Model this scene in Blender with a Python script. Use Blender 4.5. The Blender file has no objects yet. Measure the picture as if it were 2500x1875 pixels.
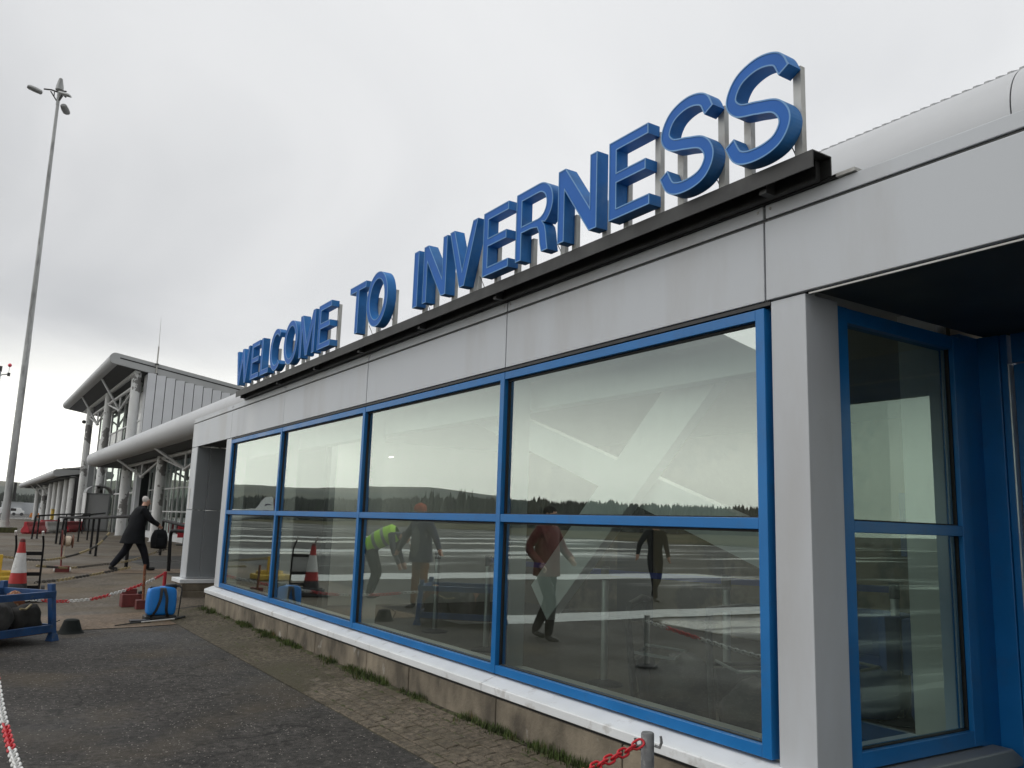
import bpy, bmesh, math, random
from mathutils import Vector, Matrix, noise as mnoise
R = math.radians
random.seed(7)
scene = bpy.context.scene
COL = scene.collection

# ------------------------------------------------------------------ camera
cam = bpy.data.cameras.new('camera'); cam_ob = bpy.data.objects.new('camera', cam); COL.objects.link(cam_ob)
cam.sensor_fit = 'HORIZONTAL'; cam.sensor_width = 36.0; cam.lens = 29.373
cam.clip_start = 0.05; cam.clip_end = 20000
yaw, pit, rol = R(57.2576), R(9.5534), R(1.8924)
vf = Vector((-math.sin(yaw)*math.cos(pit), math.cos(yaw)*math.cos(pit), math.sin(pit)))
vr = Vector((math.cos(yaw), math.sin(yaw), 0)); vu = vr.cross(vf)
r2 = math.cos(rol)*vr + math.sin(rol)*vu; u2 = -math.sin(rol)*vr + math.cos(rol)*vu
HC = 1.405
cam_ob.matrix_world = Matrix(((r2.x, u2.x, -vf.x, 0), (r2.y, u2.y, -vf.y, 0), (r2.z, u2.z, -vf.z, HC), (0, 0, 0, 1)))
scene.camera = cam_ob

# ------------------------------------------------------------------ world: overcast sky
world = bpy.data.worlds.new('World'); scene.world = world; world.use_nodes = True
wn = world.node_tree; wn.nodes.clear()
def wnode(t, **k):
    n = wn.nodes.new(t)
    for a, b in k.items(): setattr(n, a, b)
    return n
def wl(a, b): wn.links.new(a, b)
def wmath(op, a, b=None):
    n = wnode('ShaderNodeMath', operation=op)
    for i, v in enumerate((a, b)):
        if v is None: continue
        if isinstance(v, (int, float)): n.inputs[i].default_value = v
        else: wl(v, n.inputs[i])
    return n.outputs[0]
sky = wnode('ShaderNodeTexSky', sky_type='NISHITA'); sky.sun_disc = False
SUN_EL, SUN_AZ = R(42), R(200)          # azimuth measured clockwise from +Y
sky.sun_elevation = SUN_EL; sky.sun_rotation = SUN_AZ
tc = wnode('ShaderNodeTexCoord'); sep = wnode('ShaderNodeSeparateXYZ'); wl(tc.outputs['Generated'], sep.inputs[0])
zc = wmath('MAXIMUM', sep.outputs[2], 0.0)
den = wmath('ADD', zc, 0.32)
comb = wnode('ShaderNodeCombineXYZ')
wl(wmath('DIVIDE', sep.outputs[0], den), comb.inputs[0]); wl(wmath('DIVIDE', sep.outputs[1], den), comb.inputs[1])
n1 = wnode('ShaderNodeTexNoise'); n1.inputs['Scale'].default_value = 1.1; n1.inputs['Detail'].default_value = 5; n1.inputs['Roughness'].default_value = .5
n1.inputs['Distortion'].default_value = .9
wl(comb.outputs[0], n1.inputs['Vector'])
rampc = wnode('ShaderNodeValToRGB'); wl(n1.outputs['Fac'], rampc.inputs[0])
e = rampc.color_ramp.elements
e[0].position = .30; e[0].color = (.585, .60, .625, 1); e[1].position = .70; e[1].color = (.95, .955, .96, 1)
hz = wnode('ShaderNodeMapRange'); hz.interpolation_type = 'SMOOTHSTEP'
wl(sep.outputs[2], hz.inputs[0]); hz.inputs[1].default_value = .04; hz.inputs[2].default_value = .205; hz.inputs[3].default_value = 1; hz.inputs[4].default_value = 0
grad = wmath('ADD', wmath('MULTIPLY', sep.outputs[1], .30), .85)          # the cloud deck is thinner towards +Y
gcol = wnode('ShaderNodeMixRGB', blend_type='MULTIPLY'); gcol.inputs[0].default_value = 1; wl(rampc.outputs[0], gcol.inputs[1]); wl(grad, gcol.inputs[2])
mixh = wnode('ShaderNodeMixRGB'); wl(hz.outputs[0], mixh.inputs[0]); wl(gcol.outputs[0], mixh.inputs[1]); mixh.inputs[2].default_value = (2.0, 1.975, 1.80, 1)
up = wnode('ShaderNodeMapRange'); up.interpolation_type = 'SMOOTHSTEP'
wl(sep.outputs[2], up.inputs[0]); up.inputs[1].default_value = .28; up.inputs[2].default_value = .62; up.inputs[3].default_value = 0; up.inputs[4].default_value = .75
mixu = wnode('ShaderNodeMixRGB'); wl(up.outputs[0], mixu.inputs[0]); wl(mixh.outputs[0], mixu.inputs[1]); mixu.inputs[2].default_value = (.88, .89, .90, 1)
x10 = wnode('ShaderNodeMixRGB', blend_type='MULTIPLY'); x10.inputs[0].default_value = 1; wl(mixu.outputs[0], x10.inputs[1]); x10.inputs[2].default_value = (10, 10, 10, 1)
cover = wnode('ShaderNodeMixRGB'); cover.inputs[0].default_value = .96; wl(sky.outputs[0], cover.inputs[1]); wl(x10.outputs[0], cover.inputs[2])
bg = wnode('ShaderNodeBackground'); bg.inputs['Strength'].default_value = .1; wl(cover.outputs[0], bg.inputs['Color'])
wo = wnode('ShaderNodeOutputWorld'); wl(bg.outputs[0], wo.inputs['Surface'])

# ------------------------------------------------------------------ sun behind cloud
sl = bpy.data.lights.new('sun', 'SUN'); sl.energy = 1.3; sl.angle = R(70); sl.color = (1, .985, .955)
so = bpy.data.objects.new('sun', sl); COL.objects.link(so)
sd = Vector((math.sin(SUN_AZ)*math.cos(SUN_EL), math.cos(SUN_AZ)*math.cos(SUN_EL), math.sin(SUN_EL)))
so.rotation_euler = sd.to_track_quat('Z', 'Y').to_euler(); so.location = (0, -20, 40)

# ------------------------------------------------------------------ exposure
scene.view_settings.view_transform = 'Standard'; scene.view_settings.look = 'None'
scene.view_settings.exposure = 0.0; scene.view_settings.gamma = 1.0; scene.view_settings.use_curve_mapping = False
scene.render.engine = 'CYCLES'
cy = scene.cycles
cy.use_denoising = True; cy.max_bounces = 8; cy.diffuse_bounces = 3; cy.glossy_bounces = 5; cy.transmission_bounces = 6; cy.transparent_max_bounces = 12
cy.volume_bounces = 0; cy.sample_clamp_indirect = 4.0; cy.caustics_reflective = False; cy.caustics_refractive = False

# ================================================================== materials
MATS = {}
def mat(name, base, rough=.6, metal=0.0, var=.12, scale=3.0, detail=6, bump=0.0, bscale=60, spec=.5, col2=None, mask=None, stretch=(1, 1, 1), rvar=0.0, coat=0.0):
    """procedural material: base colour broken up by noise in world space; optional second colour with a mask (lo, hi, scale)"""
    m = bpy.data.materials.new(name); m.use_nodes = True; nt = m.node_tree; N = nt.nodes; L = nt.links
    b = N['Principled BSDF']
    g = N.new('ShaderNodeNewGeometry'); mp = N.new('ShaderNodeMapping'); mp.inputs['Scale'].default_value = stretch
    L.new(g.outputs['Position'], mp.inputs['Vector'])
    nz = N.new('ShaderNodeTexNoise'); nz.inputs['Scale'].default_value = scale; nz.inputs['Detail'].default_value = detail
    L.new(mp.outputs[0], nz.inputs['Vector'])
    r = N.new('ShaderNodeValToRGB'); L.new(nz.outputs['Fac'], r.inputs[0])
    lo = [max(0, c*(1-var)) for c in base]; hi = [min(1, c*(1+var)) for c in base]
    r.color_ramp.elements[0].position = .32; r.color_ramp.elements[0].color = (*lo, 1)
    r.color_ramp.elements[1].position = .68; r.color_ramp.elements[1].color = (*hi, 1)
    out = r.outputs[0]
    if col2:
        n2 = N.new('ShaderNodeTexNoise'); n2.inputs['Scale'].default_value = mask[2]; n2.inputs['Detail'].default_value = 8
        n2.inputs['Roughness'].default_value = .6
        L.new(mp.outputs[0], n2.inputs['Vector'])
        r2_ = N.new('ShaderNodeValToRGB'); L.new(n2.outputs['Fac'], r2_.inputs[0])
        r2_.color_ramp.elements[0].position = mask[0]; r2_.color_ramp.elements[0].color = (0, 0, 0, 1)
        r2_.color_ramp.elements[1].position = mask[1]; r2_.color_ramp.elements[1].color = (1, 1, 1, 1)
        mx = N.new('ShaderNodeMixRGB'); L.new(r2_.outputs[0], mx.inputs[0]); L.new(out, mx.inputs[1]); mx.inputs[2].default_value = (*col2, 1)
        out = mx.outputs[0]
    L.new(out, b.inputs['Base Color'])
    b.inputs['Roughness'].default_value = rough; b.inputs['Metallic'].default_value = metal
    b.inputs['Specular IOR Level'].default_value = spec; b.inputs['Coat Weight'].default_value = coat
    if rvar:
        mr = N.new('ShaderNodeMapRange'); L.new(nz.outputs['Fac'], mr.inputs[0]); mr.inputs[1].default_value = .35; mr.inputs[2].default_value = .65
        mr.inputs[3].default_value = max(.03, rough-rvar); mr.inputs[4].default_value = min(1, rough+rvar); L.new(mr.outputs[0], b.inputs['Roughness'])
    if bump:
        n3 = N.new('ShaderNodeTexNoise'); n3.inputs['Scale'].default_value = bscale; n3.inputs['Detail'].default_value = 4
        L.new(g.outputs['Position'], n3.inputs['Vector'])
        bp = N.new('ShaderNodeBump'); bp.inputs['Strength'].default_value = bump; bp.inputs['Distance'].default_value = .01
        L.new(n3.outputs['Fac'], bp.inputs['Height']); L.new(bp.outputs[0], b.inputs['Normal'])
    MATS[name] = m
    return m
def glassmat(name, tint, base_r, wob=.0012, wscale=.9, rough=0.0):
    """coated float glass: tinted see-through plus a mirror layer that grows towards grazing angles"""
    m = bpy.data.materials.new(name); m.use_nodes = True; nt = m.node_tree; N = nt.nodes; L = nt.links; N.clear()
    o = N.new('ShaderNodeOutputMaterial'); mx = N.new('ShaderNodeMixShader')
    tr = N.new('ShaderNodeBsdfTransparent'); tr.inputs[0].default_value = (*tint, 1)
    gl = N.new('ShaderNodeBsdfGlossy'); gl.inputs['Roughness'].default_value = rough; gl.inputs[0].default_value = (.90, .985, .935, 1)
    fr = N.new('ShaderNodeFresnel'); fr.inputs[0].default_value = 1.52
    ma = N.new('ShaderNodeMath'); ma.operation = 'MULTIPLY_ADD'; L.new(fr.outputs[0], ma.inputs[0]); ma.inputs[1].default_value = 1-base_r; ma.inputs[2].default_value = base_r
    g = N.new('ShaderNodeNewGeometry'); nz = N.new('ShaderNodeTexNoise'); nz.inputs['Scale'].default_value = wscale; nz.inputs['Detail'].default_value = 1.5
    L.new(g.outputs['Position'], nz.inputs['Vector'])
    bp = N.new('ShaderNodeBump'); bp.inputs['Strength'].default_value = 1; bp.inputs['Distance'].default_value = wob; L.new(nz.outputs['Fac'], bp.inputs['Height'])
    L.new(bp.outputs[0], gl.inputs['Normal'])
    L.new(ma.outputs[0], mx.inputs[0]); L.new(tr.outputs[0], mx.inputs[1]); L.new(gl.outputs[0], mx.inputs[2])
    # a thin film of dust and dried drips
    df = N.new('ShaderNodeBsdfDiffuse'); df.inputs[0].default_value = (.5, .5, .46, 1); n2 = N.new('ShaderNodeTexNoise'); n2.inputs['Scale'].default_value = 5; n2.inputs['Detail'].default_value = 8; n2.inputs['Roughness'].default_value = .7
    mp = N.new('ShaderNodeMapping'); mp.inputs['Scale'].default_value = (2.2, 2.2, .5); L.new(g.outputs['Position'], mp.inputs['Vector']); L.new(mp.outputs[0], n2.inputs['Vector'])
    mr = N.new('ShaderNodeMapRange'); L.new(n2.outputs['Fac'], mr.inputs[0]); mr.inputs[1].default_value = .42; mr.inputs[2].default_value = .75; mr.inputs[3].default_value = .003; mr.inputs[4].default_value = .032
    mx2 = N.new('ShaderNodeMixShader'); L.new(mr.outputs[0], mx2.inputs[0]); L.new(mx.outputs[0], mx2.inputs[1]); L.new(df.outputs[0], mx2.inputs[2]); L.new(mx2.outputs[0], o.inputs[0])
    MATS[name] = m; return m
def emitmat(name, col, s):
    m = bpy.data.materials.new(name); m.use_nodes = True; b = m.node_tree.nodes['Principled BSDF']
    b.inputs['Base Color'].default_value = (*col, 1); b.inputs['Emission Color'].default_value = (*col, 1); b.inputs['Emission Strength'].default_value = s
    MATS[name] = m; return m

mat('panel', (.505, .53, .56), .45, var=.035, scale=1.2, col2=(.435, .44, .445), mask=(.50, .74, 1.1), stretch=(1.4, 1, .35), rvar=.08)
mat('roof_panel', (.58, .595, .61), .5, var=.05, scale=1.5)  # even grey of the flat roof, a little paler than the fascia
mat('grey_panel', (.20, .215, .225), .45, var=.05, scale=2)
mat('blue_frame', (.006, .145, .41), .38, var=.10, scale=2.5, rvar=.06, col2=(.02, .12, .32), mask=(.55, .8, 6))
mat('blue_letter', (.018, .150, .42), .55, var=.22, scale=4, col2=(.075, .20, .40), mask=(.5, .8, 5), spec=.3)
mat('blue_face', (.009, .118, .45), .5, var=.08, scale=3, spec=.25)
mat('blue_trim', (.11, .29, .56), .4, var=.1, scale=5)
mat('black_steel', (.018, .018, .018), .5, var=.3, scale=4, col2=(.035, .036, .034), mask=(.45, .7, 7))
mat('gasket', (.008, .008, .009), .6)
mat('galv', (.42, .42, .40), .5, metal=.25, var=.15, scale=6, col2=(.30, .285, .26), mask=(.5, .75, 9))
mat('tube_white', (.52, .53, .545), .55, metal=.0, var=.04, scale=.8, rvar=.06, spec=.3, col2=(.44, .45, .46), mask=(.5, .8, .7), stretch=(.4, 1, 2))
mat('verge_grey', (.37, .38, .385), .5, var=.06, scale=1)
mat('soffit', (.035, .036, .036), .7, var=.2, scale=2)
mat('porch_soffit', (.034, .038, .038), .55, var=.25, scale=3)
mat('column', (.66, .67, .665), .5, var=.06, scale=1.5, col2=(.18, .175, .17), mask=(.568, .578, .9), bump=.1, bscale=3)
mat('column_clean', (.64, .65, .65), .5, var=.06, scale=1.5)
mat('truss', (.58, .59, .59), .5, var=.06)
mat('rib_wall', (.60, .615, .645), .45, var=.04, scale=1)
mat('plinth', (.18, .152, .112), .85, var=.55, scale=3.2, stretch=(1.2, 1, .75), col2=(.38, .365, .33), mask=(.63, .74, 5.0), bump=.5, bscale=45)
mat('sill', (.74, .76, .77), .4, var=.06, scale=3, col2=(.42, .40, .37), mask=(.58, .75, 7))
mat('white_int', (.86, .87, .86), .6, var=.03)
mat('int_wall', (.19, .155, .105), .7, var=.12, scale=.7, col2=(.06, .053, .042), mask=(.5, .56, .55))
mat('int_floor', (.105, .096, .084), .45, var=.15, scale=2)
mat('int_ceil', (.42, .43, .42), .8, var=.05)
mat('int_dark', (.02, .021, .024), .5, var=.2)
mat('blue_belt', (.02, .035, .22), .6)
mat('blue_board', (.03, .07, .22), .5)
mat('chrome', (.6, .61, .62), .3, metal=.7)
mat('asphalt_dummy', (.05, .05, .05))
mat('rail_black', (.009, .009, .010), .7, var=.3, scale=9, spec=.2)
mat('red_plastic', (.42, .018, .03), .45, var=.15, scale=3)
mat('white_plastic', (.60, .59, .57), .5, var=.12, scale=4, col2=(.35, .33, .29), mask=(.55, .8, 5))
mat('red_iron', (.13, .022, .02), .6, var=.3, scale=8, bump=.2)
mat('rust', (.20, .07, .03), .8, var=.4, scale=14, bump=.3, col2=(.35, .27, .18), mask=(.55, .65, 22))
mat('yellow_paint', (.50, .33, .03), .55, var=.2, scale=6, col2=(.2, .14, .05), mask=(.56, .75, 9))
mat('cone_red', (.42, .022, .020), .5, var=.12, scale=6)
mat('cone_white', (.62, .62, .61), .45, var=.12, scale=9, col2=(.38, .37, .35), mask=(.55, .75, 14))
mat('rubber', (.028, .028, .030), .75, var=.3, scale=8, col2=(.075, .075, .08), mask=(.5, .75, 7))
mat('stillage_blue', (.012, .055, .16), .5, var=.25, scale=8, col2=(.06, .08, .11), mask=(.58, .72, 12))
mat('sprayer_blue', (.010, .20, .62), .38, var=.06, scale=4)
mat('black_plastic', (.012, .012, .013), .45, var=.25, scale=10)
mat('bucket_black', (.008, .011, .010), .7, var=.3, scale=6, spec=.2)
mat('sack', (.014, .013, .012), .9, var=.6, scale=7, bump=.6, bscale=25)
mat('sack_grey', (.035, .033, .031), .85, var=.5, scale=6, bump=.5, bscale=25)
mat('chain_red', (.55, .02, .03), .4, var=.1)
mat('chain_white', (.68, .68, .66), .45, var=.1)
mat('chain_yellow', (.30, .24, .12), .5, var=.1)
mat('chain_black', (.03, .026, .022), .5, var=.1)
mat('skin', (.50, .29, .21), .55, var=.08, scale=20)
mat('hair_grey', (.48, .45, .43), .8, var=.15, scale=40)
mat('coat_black', (.008, .009, .011), .85, var=.3, scale=6, spec=.15)
mat('trouser', (.010, .011, .016), .85, var=.3, scale=6, spec=.15)
mat('shoe', (.010, .010, .010), .4)
mat('hivis', (.42, .80, .03), .7, var=.06, scale=5)
mat('hivis_band', (.20, .23, .24), .4)
mat('navy', (.022, .026, .055), .8, var=.2, scale=6)
mat('jumper', (.12, .13, .13), .85, var=.2)
mat('tan_trouser', (.20, .085, .025), .8, var=.2)
mat('orange_hat', (.42, .09, .04), .85, var=.2, scale=30)
mat('red_jacket', (.13, .013, .014), .7, var=.15)
mat('mast', (.36, .37, .37), .5, metal=.2, var=.2, scale=1.6, stretch=(1, 1, .25), col2=(.17, .175, .175), mask=(.5, .7, 3))
mat('lamp_head', (.36, .37, .37), .4, var=.08)
mat('dark_glass_frame', (.05, .05, .05), .5)
mat('conifer', (.016, .024, .015), .9, var=.6, scale=.09)
mat('hill', (.040, .055, .036), .95, var=.45, scale=.004, col2=(.10, .095, .06), mask=(.5, .6, .003))
mat('far_grass', (.050, .050, .018), .95, var=.4, scale=.05, spec=.1, col2=(.085, .066, .03), mask=(.48, .6, .03))
mat('weed', (.050, .075, .016), .9, var=.6, scale=11, col2=(.13, .10, .04), mask=(.56, .66, 9))
mat('moss', (.055, .060, .022), .95, var=.4, scale=9, bump=.5, bscale=90)
mat('aircraft_white', (.72, .73, .73), .35, var=.02)
mat('aircraft_mark', (.05, .04, .09), .5)
mat('hangar', (.42, .44, .46), .6, var=.08, scale=.1)
mat('cab_grey', (.24, .25, .255), .5, var=.06, scale=1.2)
mat('orange', (.5, .17, .03), .6)
mat('band_white', (.52, .53, .52), .65, var=.12, scale=5, col2=(.16, .16, .16), mask=(.60, .72, 3.2))
mat('rope', (.5, .42, .33), .8, var=.2, scale=30)
mat('reel_brown', (.14, .06, .035), .7, var=.3, scale=12)
emitmat('lamp_fill_glow', (1, .95, .86), 10.0)
mat('red_ball', (.75, .06, .10), .4)
glassmat('glass', (.76, .875, .815), .34)
glassmat('glass_porch', (.62, .76, .69), .14)
glassmat('glass_far', (.30, .36, .34), .48, wob=.004, wscale=.7)

# --- ground materials -------------------------------------------------
def ground_mat(name, dark, light, stone, stone_amt, rough_lo, rough_hi, tint=None, tint_mask=(.5, .7, .8), wet_scale=(.25, .25, 1), bump=.6, stone_scale=55, spec=.35, cracks=0, wet=(.42, .58)):
    m = bpy.data.materials.new(name); m.use_nodes = True; nt = m.node_tree; N = nt.nodes; L = nt.links; b = N['Principled BSDF']
    g = N.new('ShaderNodeNewGeometry'); P = g.outputs['Position']
    def noise(s, d=6, vec=P, ro=.6):
        n = N.new('ShaderNodeTexNoise'); n.inputs['Scale'].default_value = s; n.inputs['Detail'].default_value = d; n.inputs['Roughness'].default_value = ro
        L.new(vec, n.inputs['Vector']); return n.outputs['Fac']
    def ramp(v, p0, c0, p1, c1):
        r = N.new('ShaderNodeValToRGB'); L.new(v, r.inputs[0]); r.color_ramp.elements[0].position = p0; r.color_ramp.elements[0].color = (*c0, 1)
        r.color_ramp.elements[1].position = p1; r.color_ramp.elements[1].color = (*c1, 1); return r.outputs[0]
    def mix(f, a, c):
        x = N.new('ShaderNodeMixRGB'); L.new(f, x.inputs[0]); L.new(a, x.inputs[1])
        if isinstance(c, tuple): x.inputs[2].default_value = (*c, 1)
        else: L.new(c, x.inputs[2])
        return x.outputs[0]
    fine = noise(170, 3); big = noise(1.3, 6)
    c = ramp(fine, .38, dark, .62, light)
    mid = noise(19, 6, P, .85)
    c = mix(ramp(mid, .50, (0, 0, 0), .62, (.8, .8, .8)), c, tuple(1.5*k for k in light))
    c = mix(ramp(mid, .38, (.85, .85, .85), .49, (0, 0, 0)), c, tuple(.4*k for k in dark))
    c = mix(ramp(big, .42, (0, 0, 0), .62, (.42, .42, .42)), c, tuple(.62*k for k in dark))
    if tint:
        c = mix(ramp(noise(tint_mask[2], 7), tint_mask[0], (0, 0, 0), tint_mask[1], (.75, .75, .75)), c, tint)
    vo = N.new('ShaderNodeTexVoronoi'); vo.inputs['Scale'].default_value = stone_scale; L.new(P, vo.inputs['Vector'])
    # scattered pale stones: a few voronoi cells only, small round middle
    cell = N.new('ShaderNodeSeparateColor'); L.new(vo.outputs['Color'], cell.inputs[0])
    pick = N.new('ShaderNodeMath'); pick.operation = 'GREATER_THAN'; L.new(cell.outputs[0], pick.inputs[0]); pick.inputs[1].default_value = 1-stone_amt
    near = N.new('ShaderNodeMath'); near.operation = 'LESS_THAN'; L.new(vo.outputs['Distance'], near.inputs[0]); near.inputs[1].default_value = .30
    mm = N.new('ShaderNodeMath'); mm.operation = 'MULTIPLY'; L.new(pick.outputs[0], mm.inputs[0]); L.new(near.outputs[0], mm.inputs[1])
    c = mix(mm.outputs[0], c, stone)
    if cracks:
        ds = N.new('ShaderNodeTexNoise'); ds.inputs['Scale'].default_value = 2.2; ds.inputs['Detail'].default_value = 5; L.new(P, ds.inputs['Vector'])
        sc = N.new('ShaderNodeVectorMath'); sc.operation = 'SCALE'; L.new(ds.outputs['Color'], sc.inputs[0]); sc.inputs[3].default_value = .55
        ad_ = N.new('ShaderNodeVectorMath'); ad_.operation = 'ADD'; L.new(P, ad_.inputs[0]); L.new(sc.outputs[0], ad_.inputs[1])
        vc = N.new('ShaderNodeTexVoronoi'); vc.feature = 'DISTANCE_TO_EDGE'; vc.inputs['Scale'].default_value = cracks; L.new(ad_.outputs[0], vc.inputs['Vector'])
        ck = ramp(vc.outputs['Distance'], .0, (.85, .85, .85), .011, (0, 0, 0)); gate = ramp(noise(.8, 3), .50, (0, 0, 0), .58, (1, 1, 1))
        mu = N.new('ShaderNodeMixRGB'); mu.blend_type = 'MULTIPLY'; mu.inputs[0].default_value = 1; L.new(ck, mu.inputs[1]); L.new(gate, mu.inputs[2])
        c = mix(mu.outputs[0], c, tuple(.35*k for k in dark))
        c = mix(ramp(noise(2.3, 2), .66, (0, 0, 0), .72, (.55, .55, .55)), c, tuple(.55*k for k in dark))       # oil spots
    L.new(c, b.inputs['Base Color'])
    mp = N.new('ShaderNodeMapping'); mp.inputs['Scale'].default_value = wet_scale; L.new(P, mp.inputs['Vector'])
    w = noise(1.0, 6, mp.outputs[0], .65)
    mr = N.new('ShaderNodeMapRange'); L.new(w, mr.inputs[0]); mr.inputs[1].default_value = wet[0]; mr.inputs[2].default_value = wet[1]; b.inputs['Specular IOR Level'].default_value = spec
    mr.inputs[3].default_value = rough_lo; mr.inputs[4].default_value = rough_hi; L.new(mr.outputs[0], b.inputs['Roughness'])
    bp = N.new('ShaderNodeBump'); bp.inputs['Strength'].default_value = bump; bp.inputs['Distance'].default_value = .006
    v2 = N.new('ShaderNodeTexVoronoi'); v2.inputs['Scale'].default_value = 95; L.new(P, v2.inputs['Vector'])
    L.new(v2.outputs['Distance'], bp.inputs['Height']); L.new(bp.outputs[0], b.inputs['Normal'])
    MATS[name] = m
ground_mat('asphalt', (.022, .0200, .0182), (.070, .0640, .0580), (.32, .29, .26), .10, .62, .85, tint=(.082, .064, .040), tint_mask=(.52, .74, .7), cracks=.55, spec=.3)
ground_mat('tarmac', (.066, .054, .039), (.135, .112, .084), (.20, .19, .17), .02, .55, .85, tint=(.125, .095, .056), tint_mask=(.45, .7, .35), cracks=.35)
ground_mat('apron', (.020, .019, .017), (.038, .036, .032), (.2, .2, .19), .01, .16, .85, tint=(.048, .043, .030), tint_mask=(.5, .7, .2), wet_scale=(.16, .03, 1), bump=.05, spec=.45, wet=(.40, .47))
ground_mat('brown_strip', (.12, .084, .053), (.20, .145, .098), (.22, .2, .17), .01, .6, .85, tint=(.10, .085, .05), tint_mask=(.55, .75, 1.1))
ground_mat('bedding', (.034, .030, .020), (.070, .062, .042), (.2, .19, .17), .01, .75, .95, tint=(.065, .058, .034), tint_mask=(.5, .66, 1.5))
ground_mat('silt', (.066, .056, .040), (.120, .102, .074), (.18, .17, .15), .01, .75, .95, tint=(.070, .064, .038), tint_mask=(.5, .66, 1.3), spec=.2)
ground_mat('paver', (.082, .067, .048), (.150, .124, .092), (.18, .17, .15), .01, .7, .9, tint=(.085, .072, .045), tint_mask=(.5, .7, 2.0), bump=.3)

# ================================================================== mesh helpers
class MB:
    def __init__(s): s.v = []; s.f = []
    def add(s, vs, fs):
        o = len(s.v); s.v += [tuple(p) for p in vs]; s.f += [tuple(i+o for i in f) for f in fs]; return s
    def box(s, x0, x1, y0, y1, z0, z1):
        return s.add([(x0, y0, z0), (x1, y0, z0), (x1, y1, z0), (x0, y1, z0), (x0, y0, z1), (x1, y0, z1), (x1, y1, z1), (x0, y1, z1)],
                     [(0, 3, 2, 1), (4, 5, 6, 7), (0, 1, 5, 4), (1, 2, 6, 5), (2, 3, 7, 6), (3, 0, 4, 7)])
    def obox(s, c, ax, ay, az):
        """oriented box: centre and three half-axis vectors"""
        c, ax, ay, az = map(Vector, (c, ax, ay, az)); vs = []
        for k in (-1, 1):
            for i, j in ((-1, -1), (1, -1), (1, 1), (-1, 1)): vs.append(c+ax*i+ay*j+az*k)
        return s.add(vs, [(0, 3, 2, 1), (4, 5, 6, 7), (0, 1, 5, 4), (1, 2, 6, 5), (2, 3, 7, 6), (3, 0, 4, 7)])
    def tube(s, p0, p1, r0, r1=None, n=12, caps=True):
        p0, p1 = Vector(p0), Vector(p1); r1 = r0 if r1 is None else r1
        d = (p1-p0).normalized(); a = d.orthogonal().normalized(); b = d.cross(a); vs = []
        for p, r in ((p0, r0), (p1, r1)):
            for k in range(n): t = 2*math.pi*k/n; vs.append(p+a*(r*math.cos(t))+b*(r*math.sin(t)))
        fs = [(k, (k+1) % n, n+(k+1) % n, n+k) for k in range(n)]
        if caps: fs += [tuple(range(n-1, -1, -1)), tuple(range(n, 2*n))]
        return s.add(vs, fs)
    def path(s, pts, r, n=10):
        pts = [Vector(p) for p in pts]; vs = []; fs = []; a = None
        for i, p in enumerate(pts):
            d = ((pts[min(i+1, len(pts)-1)]-p)+(p-pts[max(i-1, 0)])).normalized()
            a = d.orthogonal().normalized() if a is None else (a-d*a.dot(d)).normalized(); b = d.cross(a)
            rr = r[i] if isinstance(r, (list, tuple)) else r
            for k in range(n): t = 2*math.pi*k/n; vs.append(p+a*(rr*math.cos(t))+b*(rr*math.sin(t)))
        for i in range(len(pts)-1):
            for k in range(n): fs.append((i*n+k, i*n+(k+1) % n, (i+1)*n+(k+1) % n, (i+1)*n+k))
        fs += [tuple(range(n-1, -1, -1)), tuple((len(pts)-1)*n+k for k in range(n))]
        return s.add(vs, fs)
    def lathe(s, prof, c=(0, 0, 0), n=20, ax='z'):
        vs = []; fs = []; m = len(prof)
        for r, h in prof:
            for k in range(n):
                t = 2*math.pi*k/n; q = (r*math.cos(t), r*math.sin(t), h)
                if ax == 'x': q = (h, q[0], q[1])
                elif ax == 'y': q = (q[1], h, q[0])
                vs.append((c[0]+q[0], c[1]+q[1], c[2]+q[2]))
        for i in range(m-1):
            for k in range(n): fs.append((i*n+k, i*n+(k+1) % n, (i+1)*n+(k+1) % n, (i+1)*n+k))
        fs += [tuple(range(n-1, -1, -1)), tuple((m-1)*n+k for k in range(n))]
        return s.add(vs, fs)
    def extrude_x(s, prof, x0, x1, closed=True):
        """prof: (y,z) list"""
        n = len(prof); vs = [(x0, y, z) for y, z in prof]+[(x1, y, z) for y, z in prof]
        fs = [(k, (k+1) % n, n+(k+1) % n, n+k) for k in range(n if closed else n-1)]
        if closed: fs += [tuple(range(n-1, -1, -1)), tuple(range(n, 2*n))]
        return s.add(vs, fs)
    def quad(s, a, b, c, d): return s.add([a, b, c, d], [(0, 1, 2, 3)])
    def build(s, name, m, parent=None, smooth=False, bevel=0, origin=None, fixn=True):
        me = bpy.data.meshes.new(name); me.from_pydata(s.v, [], s.f)
        if fixn:
            bm = bmesh.new(); bm.from_mesh(me); bmesh.ops.recalc_face_normals(bm, faces=bm.faces); bm.to_mesh(me); bm.free()
        me.materials.append(MATS[m] if isinstance(m, str) else m)
        o = bpy.data.objects.new(name, me); COL.objects.link(o)
        if smooth: shade(me)
        if bevel:
            bv = o.modifiers.new('bevel', 'BEVEL'); bv.width = bevel; bv.segments = 2; bv.limit_method = 'ANGLE'; bv.angle_limit = R(40)
        if parent is not None: o.parent = parent; o.matrix_parent_inverse = PINV.get(parent.name, Matrix())
        return o
PINV = {}
def shade(me, ang=40):
    for p in me.polygons: p.use_smooth = True
    bm = bmesh.new(); bm.from_mesh(me)
    for ed in bm.edges:
        if len(ed.link_faces) == 2 and ed.calc_face_angle(0) > R(ang): ed.smooth = False
    bm.to_mesh(me); bm.free()
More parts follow.
